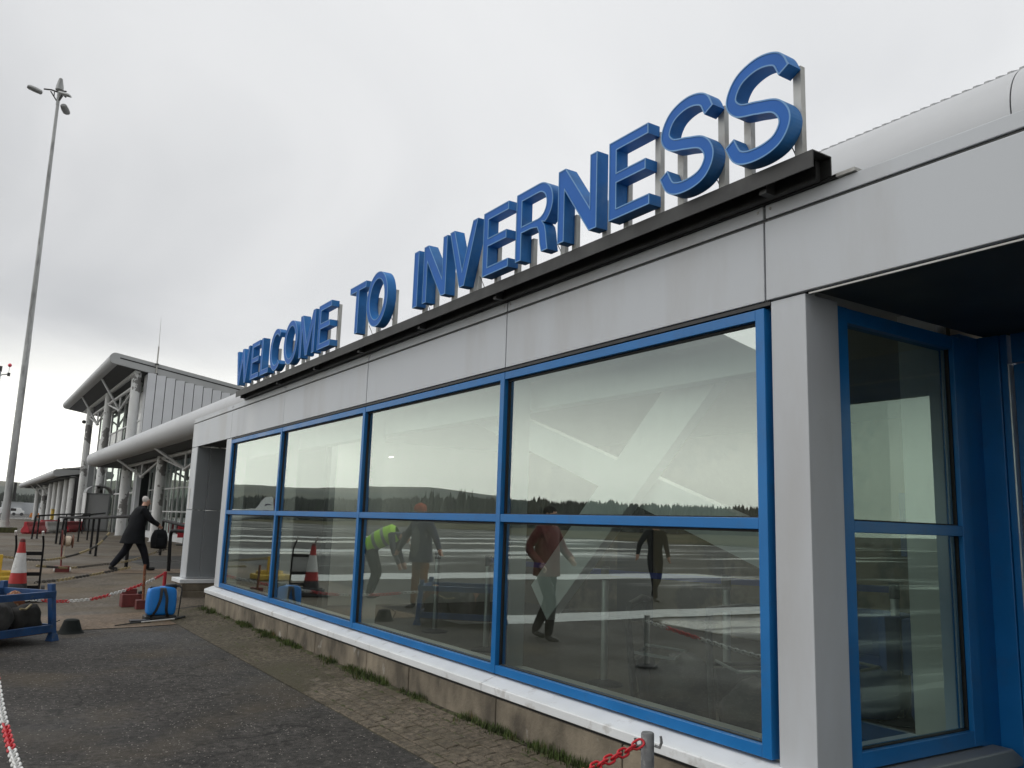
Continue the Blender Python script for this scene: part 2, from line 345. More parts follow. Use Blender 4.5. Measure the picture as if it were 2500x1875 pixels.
def thing(name, label, cat, loc=(0, 0, 0), group=None):
    o = bpy.data.objects.new(name, None); COL.objects.link(o); o.location = loc; o.empty_display_size = .2
    o['label'] = label; o['category'] = cat
    if group: o['group'] = group
    PINV[o.name] = Matrix.Translation(Vector(loc)).inverted()       # parts are modelled in world space
    return o
def tag(o, label=None, cat=None, group=None, kind=None):
    if label: o['label'] = label
    if cat: o['category'] = cat
    if group: o['group'] = group
    if kind: o['kind'] = kind
    return o
def lerp(a, b, t): return a+(b-a)*t
def interp(x, xs, ys):
    if x <= xs[0]: return ys[0]
    for i in range(len(xs)-1):
        if x <= xs[i+1]: return lerp(ys[i], ys[i+1], (x-xs[i])/(xs[i+1]-xs[i]))
    return ys[-1]
def gz(x, y):
    c = interp(y, [1.0, 2.0, 2.65, 3.27], [-.105, -.092, -.07, 0.0])
    t = min(1, max(0, (x+20.5)/5.0)); return c*t*t*(3-2*t)
def copy_tree(o, parent=None):
    c = o.copy(); COL.objects.link(c)
    if parent is not None: c.parent = parent
    for ch in list(o.children): copy_tree(ch, c)
    return c

# ================================================================== the ground
def sheet(name, xs, ys, m, dz=0.0, zf=gz, kind='structure'):
    vs = [(x, y, zf(x, y)+dz) for y in ys for x in xs]; n = len(xs)
    fs = [(j*n+i, j*n+i+1, (j+1)*n+i+1, (j+1)*n+i) for j in range(len(ys)-1) for i in range(n-1)]
    o = MB().add(vs, fs).build(name, m, fixn=False, smooth=True)
    if kind: o['kind'] = kind
    return o
def fr(a, b, s):
    n = max(1, round((b-a)/s)); return [a+(b-a)*i/n for i in range(n+1)]
YN = [-9, -3, 0, .5] + fr(1.0, 3.27, .25)
XN = fr(-21, -15, .4)
apron = sheet('ground', [-2800, -1800, -900, -400, -200, -100, -50, -30]+XN+[-10, -5, 0, 8, 30, 100, 400, 1500, 2800],
              [-2800, -1800, -900, -400, -150, -60, -25]+YN+[3.6, 6, 9, 20, 100, 500, 1500, 2800], 'apron')
tag(apron, 'wet grey apron and level ground around the terminal')
sheet('tarmac_path', [-30, -26]+XN+[-13.9], [-.5, .5]+fr(1.0, 3.27, .25)+[4.2], 'tarmac', .004)
sheet('tarmac_forecourt', [-130, -90, -60, -45, -30.05], [-.5, 3, 6, 9.1], 'tarmac', .004)
sheet('asphalt', fr(-12.15, 3, 1.5), [-3, -1, .2]+fr(1.0, 2.62, .25), 'asphalt', .006)
sheet('crossing_strip', [-13.86, -13.0, -12.2], [.5]+fr(1.0, 2.62, .25), 'brown_strip', .008)
sheet('crossing_strip', [-23.0, -22.2, -21.4], [.5]+fr(1.0, 3.27, .25)+[5.2], 'brown_strip', .010)
for xa, xb, ya, yb in ((-12.2, -11.15, -12, .42), (-20.6, -18.9, -14, .35), (-37.2, -34.6, -24, -2.4), (-62, -58, -40, -8)):  # long white bands laid across the apron
    o = sheet('white_band', [xa, (xa+xb)/2, xb], [ya, (ya+yb)/2, 0 if yb > 0 else yb-.01, yb], 'band_white', .012)
# the strip of block paving by the wall: bedding sheet with single pavers on it
PX0, PX1 = -13.75, -2.2
paving = sheet('block_paving', fr(PX0, 0.5, .5), fr(2.60, 3.30, .1), 'bedding', .006)
pm = MB().box(-.097, .097, -.0475, .0475, -.035, 0).v
pbm = bmesh.new(); bmesh.ops.create_cube(pbm, size=1)
for v in pbm.verts: v.co = Vector((v.co.x*.1935, v.co.y*.0945, v.co.z*.034-.017))
bmesh.ops.bevel(pbm, geom=[ed for ed in pbm.edges if all(v.co.z > -.01 for v in ed.verts)], offset=.005, segments=1, affect='EDGES')
pmesh = bpy.data.meshes.new('paver'); pbm.to_mesh(pmesh); pbm.free(); pmesh.materials.append(MATS['paver'])
rest = MB(); npav = 0
rowsy = [2.66+.1005*k for k in range(6)]
cells = []
for k, y in enumerate(rowsy):
    x = 0.3-(.1 if k % 2 else 0)
    while x > -12.6:
        cells.append((x, y)); x -= .2005
cells.sort(key=lambda c: math.hypot(c[0], c[1]) if c[0] < -2.6 else 99)
for (x, y) in cells:
    z = gz(x, y)+.015+random.uniform(-.0018, .0018); tx = math.atan2(gz(x, y+.04)-gz(x, y-.04), .08)
    sink = .014*max(0, min(1, (-x-6.2)/3.6))          # further along, silt and moss cover the blocks
    M = Matrix.Translation((x+random.uniform(-.003, .003), y+random.uniform(-.002, .002), z-sink)) @ Matrix.Rotation(tx+random.uniform(-.008, .008), 4, 'X') @ Matrix.Rotation(random.uniform(-.012, .012), 4, 'Y') @ Matrix.Rotation(random.uniform(-.012, .012), 4, 'Z')
    if npav < 290 and x < -2.6:
        o = bpy.data.objects.new('paver', pmesh); COL.objects.link(o); o.parent = paving; o.matrix_local = M; npav += 1
    else:
        rest.add([M @ Vector(v) for v in pm], [(0, 3, 2, 1), (4, 5, 6, 7), (0, 1, 5, 4), (1, 2, 6, 5), (2, 3, 7, 6), (3, 0, 4, 7)])
o = rest.build('pavers_beyond', 'paver', paving); o['kind'] = 'stuff'
silt = sheet('paving_silt', fr(PX0, -6.6, .5), fr(2.60, 3.30, .1), 'silt', .0105)
# moss and weeds along the foot of the wall
wb = MB()
def blade(x, y, z, h, w, lean, az):
    dx, dy = math.cos(az), math.sin(az)
    wb.add([(x-dy*w, y+dx*w, z), (x+dy*w, y-dx*w, z), (x+dx*lean*.5+dy*w*.6, y+dy*lean*.5-dx*w*.6, z+h*.6), (x+dx*lean*.5-dy*w*.6, y+dy*lean*.5+dx*w*.6, z+h*.6), (x+dx*lean, y+dy*lean, z+h)],
           [(0, 1, 2, 3), (3, 2, 4)])
for i in range(8500):
    x = random.uniform(-13.6, -2.6); cl = mnoise.noise(Vector((x*1.3, 3.1, 0)))+.6*mnoise.noise(Vector((x*4.1, 0, 7)))
    if cl < -.15+random.uniform(0, .25): continue
    y = 3.262-abs(random.gauss(0, .035+.05*max(0, cl))); tall = 1+1.6*max(0, cl)
    if x < -12.6: tall *= 1.5; y -= random.uniform(0, .08)
    blade(x, y, gz(x, y)+.004, random.uniform(.014, .055)*tall, random.uniform(.002, .005), random.uniform(.0, .03), random.uniform(0, 6.28))
o = wb.build('weeds', 'weed', fixn=False); tag(o, 'green moss and weeds growing along the foot of the concrete plinth', 'weeds', kind='stuff')
mb = MB()
for i in range(900):
    x = random.uniform(-13.5, -2.6); y = random.choice([3.255-abs(random.gauss(0, .03)), random.choice(rowsy)+.05])
    if y < 3.0 and random.random() < .6: continue
    r = random.uniform(.008, .03); z = gz(x, y)+.012
    n = 6; mb.add([(x+r*1.5*math.cos(6.283*k/n), y+r*.6*math.sin(6.283*k/n), z) for k in range(n)]+[(x, y, z+r*.35)], [(k, (k+1) % n, n) for k in range(n)])
o = mb.build('moss', 'moss', smooth=True); tag(o, 'low cushions of moss in the joints of the block paving', 'moss', kind='stuff')

# ================================================================== glazed front block (sign, fascia, blue windows)
D = 3.36
fb = thing('arrivals_block', 'low glazed block with blue window frames and pale grey fascia panels under the roof sign', 'building', (-8, D, 0))
FX = [-15.9, -13.27, -10.70, -8.0, -5.33, -2.824, -0.13, 2.6]
FZ0, FZ1, GZ0, GZ1 = 2.592, 3.016, 3.034, 3.108
for i in range(len(FX)-1):
    a, b = FX[i]+.006, FX[i+1]-.006
    oy = random.uniform(-.0015, .0015); p = MB().box(a, b, D+oy, D+.03, FZ0+random.uniform(-.0015, .0015), FZ1).build('fascia_panel', 'panel', fb, bevel=.004)
    p2 = MB().box(a+.003, b-.003, D+.002, D+.03, GZ0, GZ1).build('flashing', 'panel', fb, bevel=.004)
    rv = MB()
    for x in (a+.035, b-.035):
        rv.lathe([(.001, -.006), (.006, -.005), (.0085, 0)], (x, D+.002, (GZ0+GZ1)/2+.012), 10, 'y')
    rv.build('rivet', 'galv', p2, smooth=True)
MB().box(-15.88, 2.6, D+.034, D+.09, 2.60, 3.104).build('fascia_backing', 'gasket', fb)
# drip trims along the fascia edges; the lower black strip draws a shadow gap
MB().box(-15.9, 2.6, D+.012, D+.034, 3.019, 3.030).build('fascia_trim', 'black_steel', fb)
MB().box(-13.25, -2.80, D+.008, D+.06, 2.566, 2.586).build('head_shadow_gap', 'black_steel', fb)  # black strip stands in for the shade between fascia and window head
MB().box(-15.9, 2.6, D+.034, 6.2, 3.06, 3.10).build('flat_roof', 'roof_panel', fb)
MB().box(-2.56, 2.6, D+.004, D+.014, 2.572, 2.580).build('soffit_trim', 'galv', fb)
# windows: frame members are 60 mm wide; each bay is one window with its two panes
WX = [(-13.19, -10.705, 1), (-10.705, -8.004, 0), (-8.004, -5.333, 0), (-5.333, -2.834, 2)]
ZB, ZT, TR0, TR1 = .341, 2.555, 1.423, 1.480
GY = D+.045
for (x0, x1, end) in WX:
    gl0 = x0+(.060 if end == 1 else .004); gr1 = x1-.060
    w = MB()
    w.box(gr1, x1-.0015, D, D+.10, ZB, ZT)                       # right member (mullion)
    if end == 1: w.box(x0, gl0, D, D+.10, ZB, ZT)
    w.box(gl0, gr1-.001, D+.0015, D+.10, ZB, ZB+.058)
    w.box(gl0, gr1-.001, D+.0015, D+.10, ZT-.057, ZT)
    w.box(gl0, gr1-.001, D+.0015, D+.10, TR0, TR1)
    wo_ = w.build('window', 'blue_frame', fb, bevel=.003)
    for (z0, z1, nm) in ((ZB+.058, TR0, 'lower_pane'), (TR1, ZT-.057, 'upper_pane')):
        ta, tb_ = random.uniform(-.003, .003), random.uniform(-.0025, .0025); MB().quad((gl0, GY+ta, z0), (gr1, GY+ta+tb_, z0), (gr1, GY+tb_, z1), (gl0, GY, z1)).build('pane', 'glass', wo_, fixn=False)
        gk = MB()
        gk.box(gl0, gl0+.010, GY-.012, GY+.012, z0, z1).box(gr1-.011, gr1-.001, GY-.012, GY+.012, z0, z1)
        gk.box(gl0+.010, gr1-.011, GY-.012, GY+.012, z0, z0+.007).box(gl0+.010, gr1-.011, GY-.012, GY+.012, z1-.014, z1)
        gk.build('gasket', 'gasket', wo_)
# sill lengths, sloped outward
SX = [-13.62, -13.05, -10.75, -5.30-2.72, -5.345, -2.62]
prof = [(D+.06, .325), (D+.02, .322), (3.262, .282), (3.258, .276), (3.258, .228), (3.275, .224), (D+.06, .224)]
for i in range(len(SX)-1):
    MB().extrude_x(prof, SX[i]+.003, SX[i+1]-.003).build('sill', 'sill', fb, bevel=.002)
MB().box(-13.6, -2.63, 3.288, 3.42, .205, .2235).build('sill_shadow_gap', 'gasket', fb)  # black strip stands in for the line of shade under the sill
# plinth blocks between the joints that show
JX = [-13.60, -10.954, -9.675, -8.766, -7.414, -6.537, -5.168, -3.821, -2.6]
for i in range(len(JX)-1):
    MB().box(JX[i]+.006, JX[i+1]-.006, 3.272+random.uniform(0, .004), 3.42, -.12, .204).build('plinth_block', 'plinth', fb, bevel=.006)
MB().box(-13.57, -2.62, 3.286, 3.41, -.15, .203).build('plinth_core', 'int_dark', fb)
# right hand pier and left jamb
MB().box(-2.800, -2.587, D+.012, 3.627, -.1, 2.584).build('pier', 'panel', fb, bevel=.004)
MB().box(-13.48, -13.205, D+.004, D+.26, .33, 2.584).build('jamb', 'panel', fb, bevel=.004)
# left pier with dark panels towards the doorway, on its own stub of plinth
MB().box(-15.9, -15.462, D+.004, 5.2, 1.484, 2.584).build('pier', 'panel', fb, bevel=.004)
MB().box(-15.9, -15.462, D+.004, 5.2, .31, 1.474).build('pier', 'panel', fb, bevel=.004)
for (y0, y1) in ((D+.012, 3.585), (3.60, 4.3), (4.315, 5.1)):
    for (z0, z1) in ((.335, 1.474), (1.484, 2.58)):
        MB().box(-15.46, -15.44, y0, y1, z0, z1).build('dark_panel', 'grey_panel', fb, bevel=.003)
MB().box(-15.98, -15.30, 3.245, 5.2, .235, .30).build('pier_sill', 'sill', fb, bevel=.006)
MB().box(-15.93, -15.33, 3.29, 5.2, .10, .233).build('plinth_block', 'plinth', fb, bevel=.008)
MB().box(-15.96, -15.28, 3.27, 5.2, -.12, .098).build('plinth_block', 'plinth', fb, bevel=.008)
MB().box(-15.80, -15.70, D-.004, D+.004, 1.50, 1.86).build('notice_plate', 'white_plastic', fb)
MB().box(-15.44, -13.2, 5.0, 5.1, -.1, 2.59).build('doorway_back', 'grey_panel', fb)
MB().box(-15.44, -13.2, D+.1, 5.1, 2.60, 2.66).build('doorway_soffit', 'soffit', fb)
MB().box(-13.50, -13.40, D+.27, 5.0, 0, 2.6).build('doorway_side', 'grey_panel', fb)
# porch on the right: side window, sill, door wall, soffit
XR = -2.600
w = MB()
w.box(XR-.09, XR, 3.632, 3.722, .31, 2.57).box(XR-.09, XR, 4.705, 4.80, .31, 2.57)
w.box(XR-.088, XR-.002, 3.723, 4.704, .31, .39).box(XR-.088, XR-.002, 3.723, 4.704, 2.493, 2.568).box(XR-.088, XR-.002, 3.723, 4.704, TR0, TR1)
pw = w.build('window', 'blue_frame', fb, bevel=.003)
for z0, z1 in ((.39, TR0), (TR1, 2.493)):
    MB().quad((XR-.04, 3.722, z0), (XR-.04, 4.705, z0), (XR-.04, 4.705, z1), (XR-.04, 3.722, z1)).build('pane', 'glass_porch', pw, fixn=False)
    MB().box(XR-.05, XR-.028, 3.723, 3.731, z0, z1).box(XR-.05, XR-.028, 4.695, 4.703, z0, z1).box(XR-.05, XR-.028, 3.731, 4.695, z0, z0+.008).build('gasket', 'gasket', pw)
    MB().box(XR-.058, XR-.0505, 4.672, 4.690, z0+.01, z1-.005).build('blind_edge', 'white_int', pw)
MB().extrude_x([(3.64, .300), (4.90, .300), (5.03, .225), (5.03, .20), (3.64, .20)], XR-.05, -2.50).build('porch_sill', 'grey_panel', fb, bevel=.01)
MB().box(XR-.06, -2.53, 3.63, 4.98, -.1, .199).build('plinth_block', 'plinth', fb, bevel=.006)
MB().box(XR-.088, XR-.012, 4.801, 5.0, .0, 2.60).build('corner_post', 'blue_frame', fb, bevel=.003)
MB().box(-2.66, -2.49, 4.99, 5.10, .0, 2.60).build('door_post', 'blue_frame', fb, bevel=.004)
MB().box(-2.487, -2.448, 4.998, 5.10, 0, 2.6).build('door_post', 'blue_frame', fb, bevel=.004)
MB().box(-2.445, -2.437, 4.992, 5.08, 0.05, 2.42).build('door_edge', 'chrome', fb)
dr = MB().box(-2.433, -2.33, 5.03, 5.08, .02, 2.42).box(-1.5, -1.4, 5.03, 5.08, .02, 2.42).box(-2.328, -1.502, 5.032, 5.078, .02, .22).box(-2.328, -1.502, 5.032, 5.078, 2.30, 2.42).build('door', 'blue_frame', fb, bevel=.003)
MB().quad((-2.33, 5.05, .22), (-1.5, 5.05, .22), (-1.5, 5.05, 2.3), (-2.33, 5.05, 2.3)).build('pane', 'glass_porch', dr, fixn=False)
MB().box(-2.433, -.96, 5.02, 5.1, 2.43, 2.6).box(-1.39, -.96, 5.02, 5.1, 0, 2.43).build('door_surround', 'blue_frame', fb)
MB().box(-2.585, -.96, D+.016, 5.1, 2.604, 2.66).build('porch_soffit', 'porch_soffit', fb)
MB().box(-.95, 2.6, D+.02, 5.1, 0, 2.58).build('porch_shade_wall', 'panel', fb)  # unseen side wall, set close in to shade the porch
# ---- inside the block, as seen through the glass
IN = fb
MB().box(-13.4, -2.66, 3.43, 9.0, -.02, .004).build('inside_floor', 'int_floor', IN)
MB().box(-13.4, -2.66, 3.46, 9.0, 2.76, 2.80).build('inside_ceiling', 'int_ceil', IN)
MB().box(-13.4, -2.66, 8.9, 9.0, 0, 2.76).build('inside_wall', 'int_wall', IN)
MB().box(-13.42, -13.40, 3.6, 9.0, 0, 2.76).build('inside_wall', 'white_int', IN)
MB().box(-2.69, -2.665, 4.80, 9.0, 0, 2.76).build('inside_wall', 'int_wall', IN)
MB().box(-13.2, -2.70, 3.462, 3.59, .345, .386).build('inside_sill', 'white_int', IN, bevel=.003)
MB().box(-13.2, -2.70, 3.462, 3.585, .0, .342).build('inside_apron', 'white_int', IN)
MB().box(-13.2, -2.70, 3.462, 3.60, 2.505, 2.755).build('inside_head', 'white_int', IN)
for x in (-13.15, -10.735, -8.035, -5.363):
    MB().box(x-.03, x+.045, 3.462, 3.595, .387, 2.503).build('inside_reveal', 'white_int', IN)
MB().box(-2.79, -2.70, 3.47, 3.60, .387, 2.503).build('inside_reveal', 'white_int', IN)
MB().box(-2.95, -2.70, 4.72, 4.80, .30, 2.755).build('inside_reveal', 'white_int', IN)
MB().box(-2.98, -2.70, 3.605, 4.715, .26, .30).build('inside_sill', 'white_int', IN)
MB().box(-13.3, -2.80, 3.66, 3.78, 2.30, 2.56).build('inside_beam', 'white_int', IN, bevel=.006)
def brace(x0, z0, x1, z1, w, y, nm='brace'):
    d = Vector((x1-x0, 0, z1-z0)); L_ = d.length; d.normalize(); n = Vector((-d.z, 0, d.x))
    c = Vector(((x0+x1)/2, y, (z0+z1)/2)); MB().obox(c, d*L_/2, Vector((0, .045, 0)), n*w/2).build(nm, 'white_int', IN, bevel=.004)
brace(-3.36, 2.755, -5.45, .82, .33, 3.86); brace(-7.6, 2.755, -2.9, 1.17, .24, 3.96)
for x in (-12.2, -9.6, -7.0, -4.9):
    MB().box(x-.6, x+.6, 5.0, 5.24, 2.70, 2.757).build('lamp_and_fill', 'lamp_fill_glow', IN)  # added glowing panels, hidden behind the beam, to brighten braces and room
MB().box(-12.92, -12.79, 5.90, 5.92, 2.45, 2.458).build('lamp_and_fill', 'lamp_fill_glow', IN)
for x, w_ in ((-4.2, .75), (-7.4, .9), (-10.5, .8)):
    MB().box(x, x+w_, 8.86, 8.895, .0, 2.1).build('inner_door', 'int_dark', IN)
MB().box(-5.6, -4.9, 8.84, 8.895, 1.2, 1.9).build('notice_board', 'blue_board', IN)
MB().box(-3.35, -2.75, 8.8, 8.89, 1.2, 1.75).build('wall_screen', 'int_dark', IN)

# ================================================================== the roof sign
sign = thing('roof_sign', 'long black steel beam on the fascia carrying blue raised letters WELCOME TO INVERNESS', 'sign', (-7.3, 3.27, 3.11))
XS0, XS1 = -13.10*.9999, -2.392
MB().extrude_x([(3.200, 3.133), (3.200, 3.222), (3.343, 3.222), (3.343, 3.122), (3.336, 3.122), (3.336, 3.215), (3.207, 3.215), (3.207, 3.133)], XS0+.55, XS1).build('beam', 'black_steel', sign, bevel=.0015)
MB().box(XS0+.50, XS1+.02, 3.345, 3.40, 3.110, 3.126).build('base_angle', 'black_steel', sign)
MB().box(XS0+.62, XS1-.06, 3.30, 3.334, 3.112, 3.214).build('back_plate', 'black_steel', sign)
for x in [XS0+.72]+[FX[i]+.02 for i in (2, 3, 4)]+[-2.72, -6.6, -9.3]:
    MB().box(x-.022, x+.022, 3.23, 3.298, 3.109, 3.2145).build('bracket', 'black_steel', sign)
MB().box(-2.39, -2.27, 3.345, 3.42, 3.111, 3.128).build('packer', 'galv', sign)
SCL = 1.0433; LY = 3.130; LDEP = .092; LZ = 3.267; LH = .511; T = .071
def arc(cx, cz, rx, rz, a0, a1, n):
    return [(cx+rx*math.cos(R(a0+(a1-a0)*i/n)), cz+rz*math.sin(R(a0+(a1-a0)*i/n))) for i in range(n+1)]
def crom(pts, n=7):
    out = []
    P_ = [Vector(p) for p in pts]; P_ = [P_[0]*2-P_[1]]+P_+[P_[-1]*2-P_[-2]]
    for i in range(1, len(P_)-2):
        for k in range(n):
            t = k/n; a, b, c, d = P_[i-1:i+3]
            out.append(tuple(.5*((2*b)+(c-a)*t+(2*a-5*b+4*c-d)*t*t+(3*b-a-3*c+d)*t**3)))
    out.append(tuple(P_[-2])); return out
def stroke(cl, t):
    L_, R_ = [], []
    for i, p in enumerate(cl):
        a = Vector(cl[max(i-1, 0)]); b = Vector(cl[min(i+1, len(cl)-1)]); d = (b-a).normalized(); n = Vector((-d.y, d.x))*t/2
        L_.append(tuple(Vector(p)+n)); R_.append(tuple(Vector(p)-n))
    return L_+R_[::-1]
def glyph(ch, w):
    h = LH; t = T
    if ch == 'I': return [[(0, 0), (w, 0), (w, h), (0, h)]]
    if ch == 'L': return [[(0, 0), (w, 0), (w, t*.95), (t, t*.95), (t, h), (0, h)]]
    if ch == 'T': return [[(w/2-t/2, 0), (w/2+t/2, 0), (w/2+t/2, h-t*.95), (w, h-t*.95), (w, h), (0, h), (0, h-t*.95), (w/2-t/2, h-t*.95)]]
    if ch == 'E':
        s = t*.93; m0 = h*.5-s*.38
        return [[(0, 0), (w, 0), (w, s), (t, s), (t, m0), (w*.91, m0), (w*.91, m0+s), (t, m0+s), (t, h-s), (w*.97, h-s), (w*.97, h), (0, h)]]
    if ch == 'N':
        q = t*1.12
        return [[(0, 0), (t, 0), (t, h*.70), (w-q, 0), (w, 0), (w, h), (w-t, h), (w-t, h*.30), (q, h), (0, h)]]
    if ch == 'V':
        q = t*1.08
        return [[(w/2-q*.5, 0), (w/2+q*.5, 0), (w, h), (w-q, h), (w/2, h*.26), (q, h), (0, h)]]
    if ch == 'W':
        q = t*.98; a = w*.25
        return [[(a-q*.42, 0), (a+q*.5, 0), (w/2, h*.66), (w-a-q*.5, 0), (w-a+q*.42, 0), (w, h), (w-q, h), (w-a, h*.30), (w/2+q*.45, h), (w/2-q*.45, h), (a, h*.30), (q, h), (0, h)]]
    if ch == 'M':
        q = t*1.05
        return [[(0, 0), (t, 0), (t, h*.66), (w/2-q*.36, 0), (w/2+q*.36, 0), (w-t, h*.66), (w-t, 0), (w, 0), (w, h), (w-q*1.1, h), (w/2, h*.30), (q*1.1, h), (0, h)]]
    if ch == 'O':
        o_ = .018; rx, rz = w/2, h/2+o_
        return [arc(w/2, h/2, rx, rz, 0, 360, 48)[:-1], arc(w/2, h/2, rx-t, rz-t, 0, 360, 48)[:-1]]
    if ch == 'C':
        o_ = .018; rz = h/2+o_
        return [stroke(arc(w*.52, h/2, w*.52-t/2, rz-t/2, 48, 312, 40), t)]
    if ch == 'S':
        o_ = .018; hh = h+2*o_
        pts = [(.915, .745), (.80, .890), (.52, .942), (.225, .875), (.088, .705), (.205, .572), (.50, .508), (.79, .432), (.912, .272), (.785, .112), (.49, .058), (.20, .102), (.055, .275)]
        return [stroke([(a*w, b*hh-o_) for a, b in crom(pts)], t)]
    if ch == 'R':
        s = t*.93; zb = h*.43; ro = (h-zb)/2+s*.25; cz = h-ro; xb = w*.93-ro*1.05
        outer = [(0, 0), (t, 0), (t, zb-s*.25)]+[(w*.40, zb-s*.25)]+[(w*.55, zb-s*.45), (w*.60, h*.29), (w*.625, h*.12), (w*.665, 0), (w*.665+t*1.08, 0)]
        outer += [(w*.665+t*.92, h*.10), (w*.665+t*.75, h*.25), (w*.665+t*.52, h*.36), (w*.665+t*.1, h*.425)]
        outer += arc(xb, cz, ro*1.05, ro, -62, 90, 18)+[(0, h)]
        inner = [(t, h-2*ro+s)]+arc(xb-.005, cz, ro*1.05-t, ro-s, -90, 90, 16)+[(t, h-s)]
        return [outer, inner]
def inset(loop, d, outer=True):
    n = len(loop); A = sum(loop[i][0]*loop[(i+1) % n][1]-loop[(i+1) % n][0]*loop[i][1] for i in range(n)); sg = (1 if A > 0 else -1)*(1 if outer else -1); out = []
    for i in range(n):
        p0, p1, p2 = Vector(loop[i-1]), Vector(loop[i]), Vector(loop[(i+1) % n])
        d0 = (p1-p0); d1 = (p2-p1)
        if d0.length < 1e-7 or d1.length < 1e-7: out.append(tuple(p1)); continue
        d0.normalize(); d1.normalize(); n0 = Vector((-d0.y, d0.x)); n1 = Vector((-d1.y, d1.x)); b = n0+n1
        if b.length < 1e-4: b = n0
        b.normalize(); k = d/max(.38, b.dot(n0)); out.append(tuple(p1+b*k*sg))
    return out
def flat_part(name, loops, x0, z0, yf, dep, m, parent):
    cu = bpy.data.curves.new(name, 'CURVE'); cu.dimensions = '2D'; cu.fill_mode = 'BOTH'; cu.extrude = dep/2
    for lp in loops:
        sp = cu.splines.new('POLY'); sp.points.add(len(lp)-1); sp.use_cyclic_u = True
        for k, (a, b) in enumerate(lp): sp.points[k].co = (a, b, 0, 1)
    tmp = bpy.data.objects.new('tmp', cu); COL.objects.link(tmp)
    me = bpy.data.meshes.new_from_object(tmp.evaluated_get(bpy.context.evaluated_depsgraph_get())); bpy.data.objects.remove(tmp); bpy.data.curves.remove(cu)
    me.transform(Matrix.Translation((x0, yf+dep/2, z0)) @ Matrix.Rotation(R(90), 4, 'X')); me.materials.clear(); me.materials.append(MATS[m]); me.name = name
    for p in me.polygons: p.use_smooth = False
    bm = bmesh.new(); bm.from_mesh(me); bmesh.ops.remove_doubles(bm, verts=bm.verts, dist=1e-5); bm.to_mesh(me); bm.free()
    o = bpy.data.objects.new(name, me); COL.objects.link(o); o.parent = parent; o.matrix_parent_inverse = PINV.get(parent.name, Matrix()); return o
LET = [('W', -11.86, -11.235), ('E', -11.13, -10.765), ('L', -10.69, -10.345), ('C', -10.30, -9.85), ('O', -9.755, -9.27), ('M', -9.185, -8.695), ('E', -8.59, -8.215),
       ('T', -7.712, -7.318), ('O', -7.275, -6.805), ('I', -6.278, -6.193), ('N', -6.095, -5.692), ('V', -5.648, -5.213), ('E', -5.125, -4.775), ('R', -4.680, -4.212),
       ('N', -4.186, -3.787), ('E', -3.672, -3.318), ('S', -3.225, -2.835), ('S', -2.752, -2.357)]
for ch, xa, xb in LET:
    x0, w = xa*SCL, (xb-xa)*SCL; lps = glyph(ch, w)
    body = flat_part('letter', lps, x0, LZ, LY+.004, LDEP-.004, 'blue_letter', sign); body['label'] = 'raised blue letter '+ch
    ins = [inset(l, .0075, k == 0) for k, l in enumerate(lps)]
    ins2 = [inset(l, .0085, k == 0) for k, l in enumerate(lps)]
    flat_part('face', ins2, x0, LZ, LY+.0025, .0014, 'blue_face', body)
    trim = []
    for k, l in enumerate(lps): trim += [l, ins[k]]
    flat_part('trim', trim, x0, LZ, LY, .0038, 'blue_trim', body)
    # galvanised posts behind
    xs_ = {'I': [.5], 'T': [.5], 'L': [.10, .72], 'V': [.5, .70], 'W': [.27, .74], 'M': [.08, .92]}.get(ch, [.16, .93])
    for f in xs_:
        px = x0+w*f; tall = LZ+LH*{'I': .5, 'T': .6, 'L': .3, 'V': .75 if f > .6 else .4, 'W': .3, 'O': .62, 'C': .6, 'R': .35 if f < .5 else .45, 'N': .4, 'M': .4}.get(ch, .93)
        if ch == 'S': tall = LZ+LH*(.70 if f < .5 else .84)
        if ch == 'E' and f < .5: tall = LZ+LH*.5
        MB().box(px-.023, px+.023, LY+LDEP, LY+LDEP+.033, 3.2225, tall).build('post', 'galv', sign)
    c = MB(); x = x0+w*.75
    c.path([(x, LY+LDEP+.01, LZ+.08), (x+.02, LY+LDEP+.03, LZ+.02), (x+.035, LY+LDEP+.05, 3.223)], .003, 5).build('cable', 'gasket', sign)

# ================================================================== terminal wing with the round eave
YC, ZC, RT = 6.75, 4.655, .45
tw = thing('terminal_wing', 'long terminal wing with fat rounded pale eave, white columns and glazed wall', 'building', (-30, 8, 0))
def bull(yc, zc, r, a0, a1, n): return [(yc-r*math.cos(R(a0+(a1-a0)*i/n)), zc+r*math.sin(R(a0+(a1-a0)*i/n))) for i in range(n+1)]
seams = [-60.0, -48.6, -37.2, -25.8, -14.4, -2.94, 9.0]
for i in range(len(seams)-1):
    pr = bull(YC, ZC, RT, -90, 68, 26)
    MB().extrude_x(pr+[(YC+.3, ZC+RT*.9), (YC+.3, ZC-RT)], seams[i]+.006, seams[i+1]-.006).build('eave_tube', 'tube_white', tw, smooth=True)
    MB().extrude_x(bull(YC, ZC, RT-.012, -85, 66, 20), seams[i+1]-.02, seams[i+1]+.02, closed=False).build('seam_backing', 'gasket', tw)
MB().lathe([(.02, -.03), (RT-.04, -.03), (RT, .0), (RT, .02)], (-60.0, YC, ZC), 32, 'x').build('eave_end', 'tube_white', tw, smooth=True)
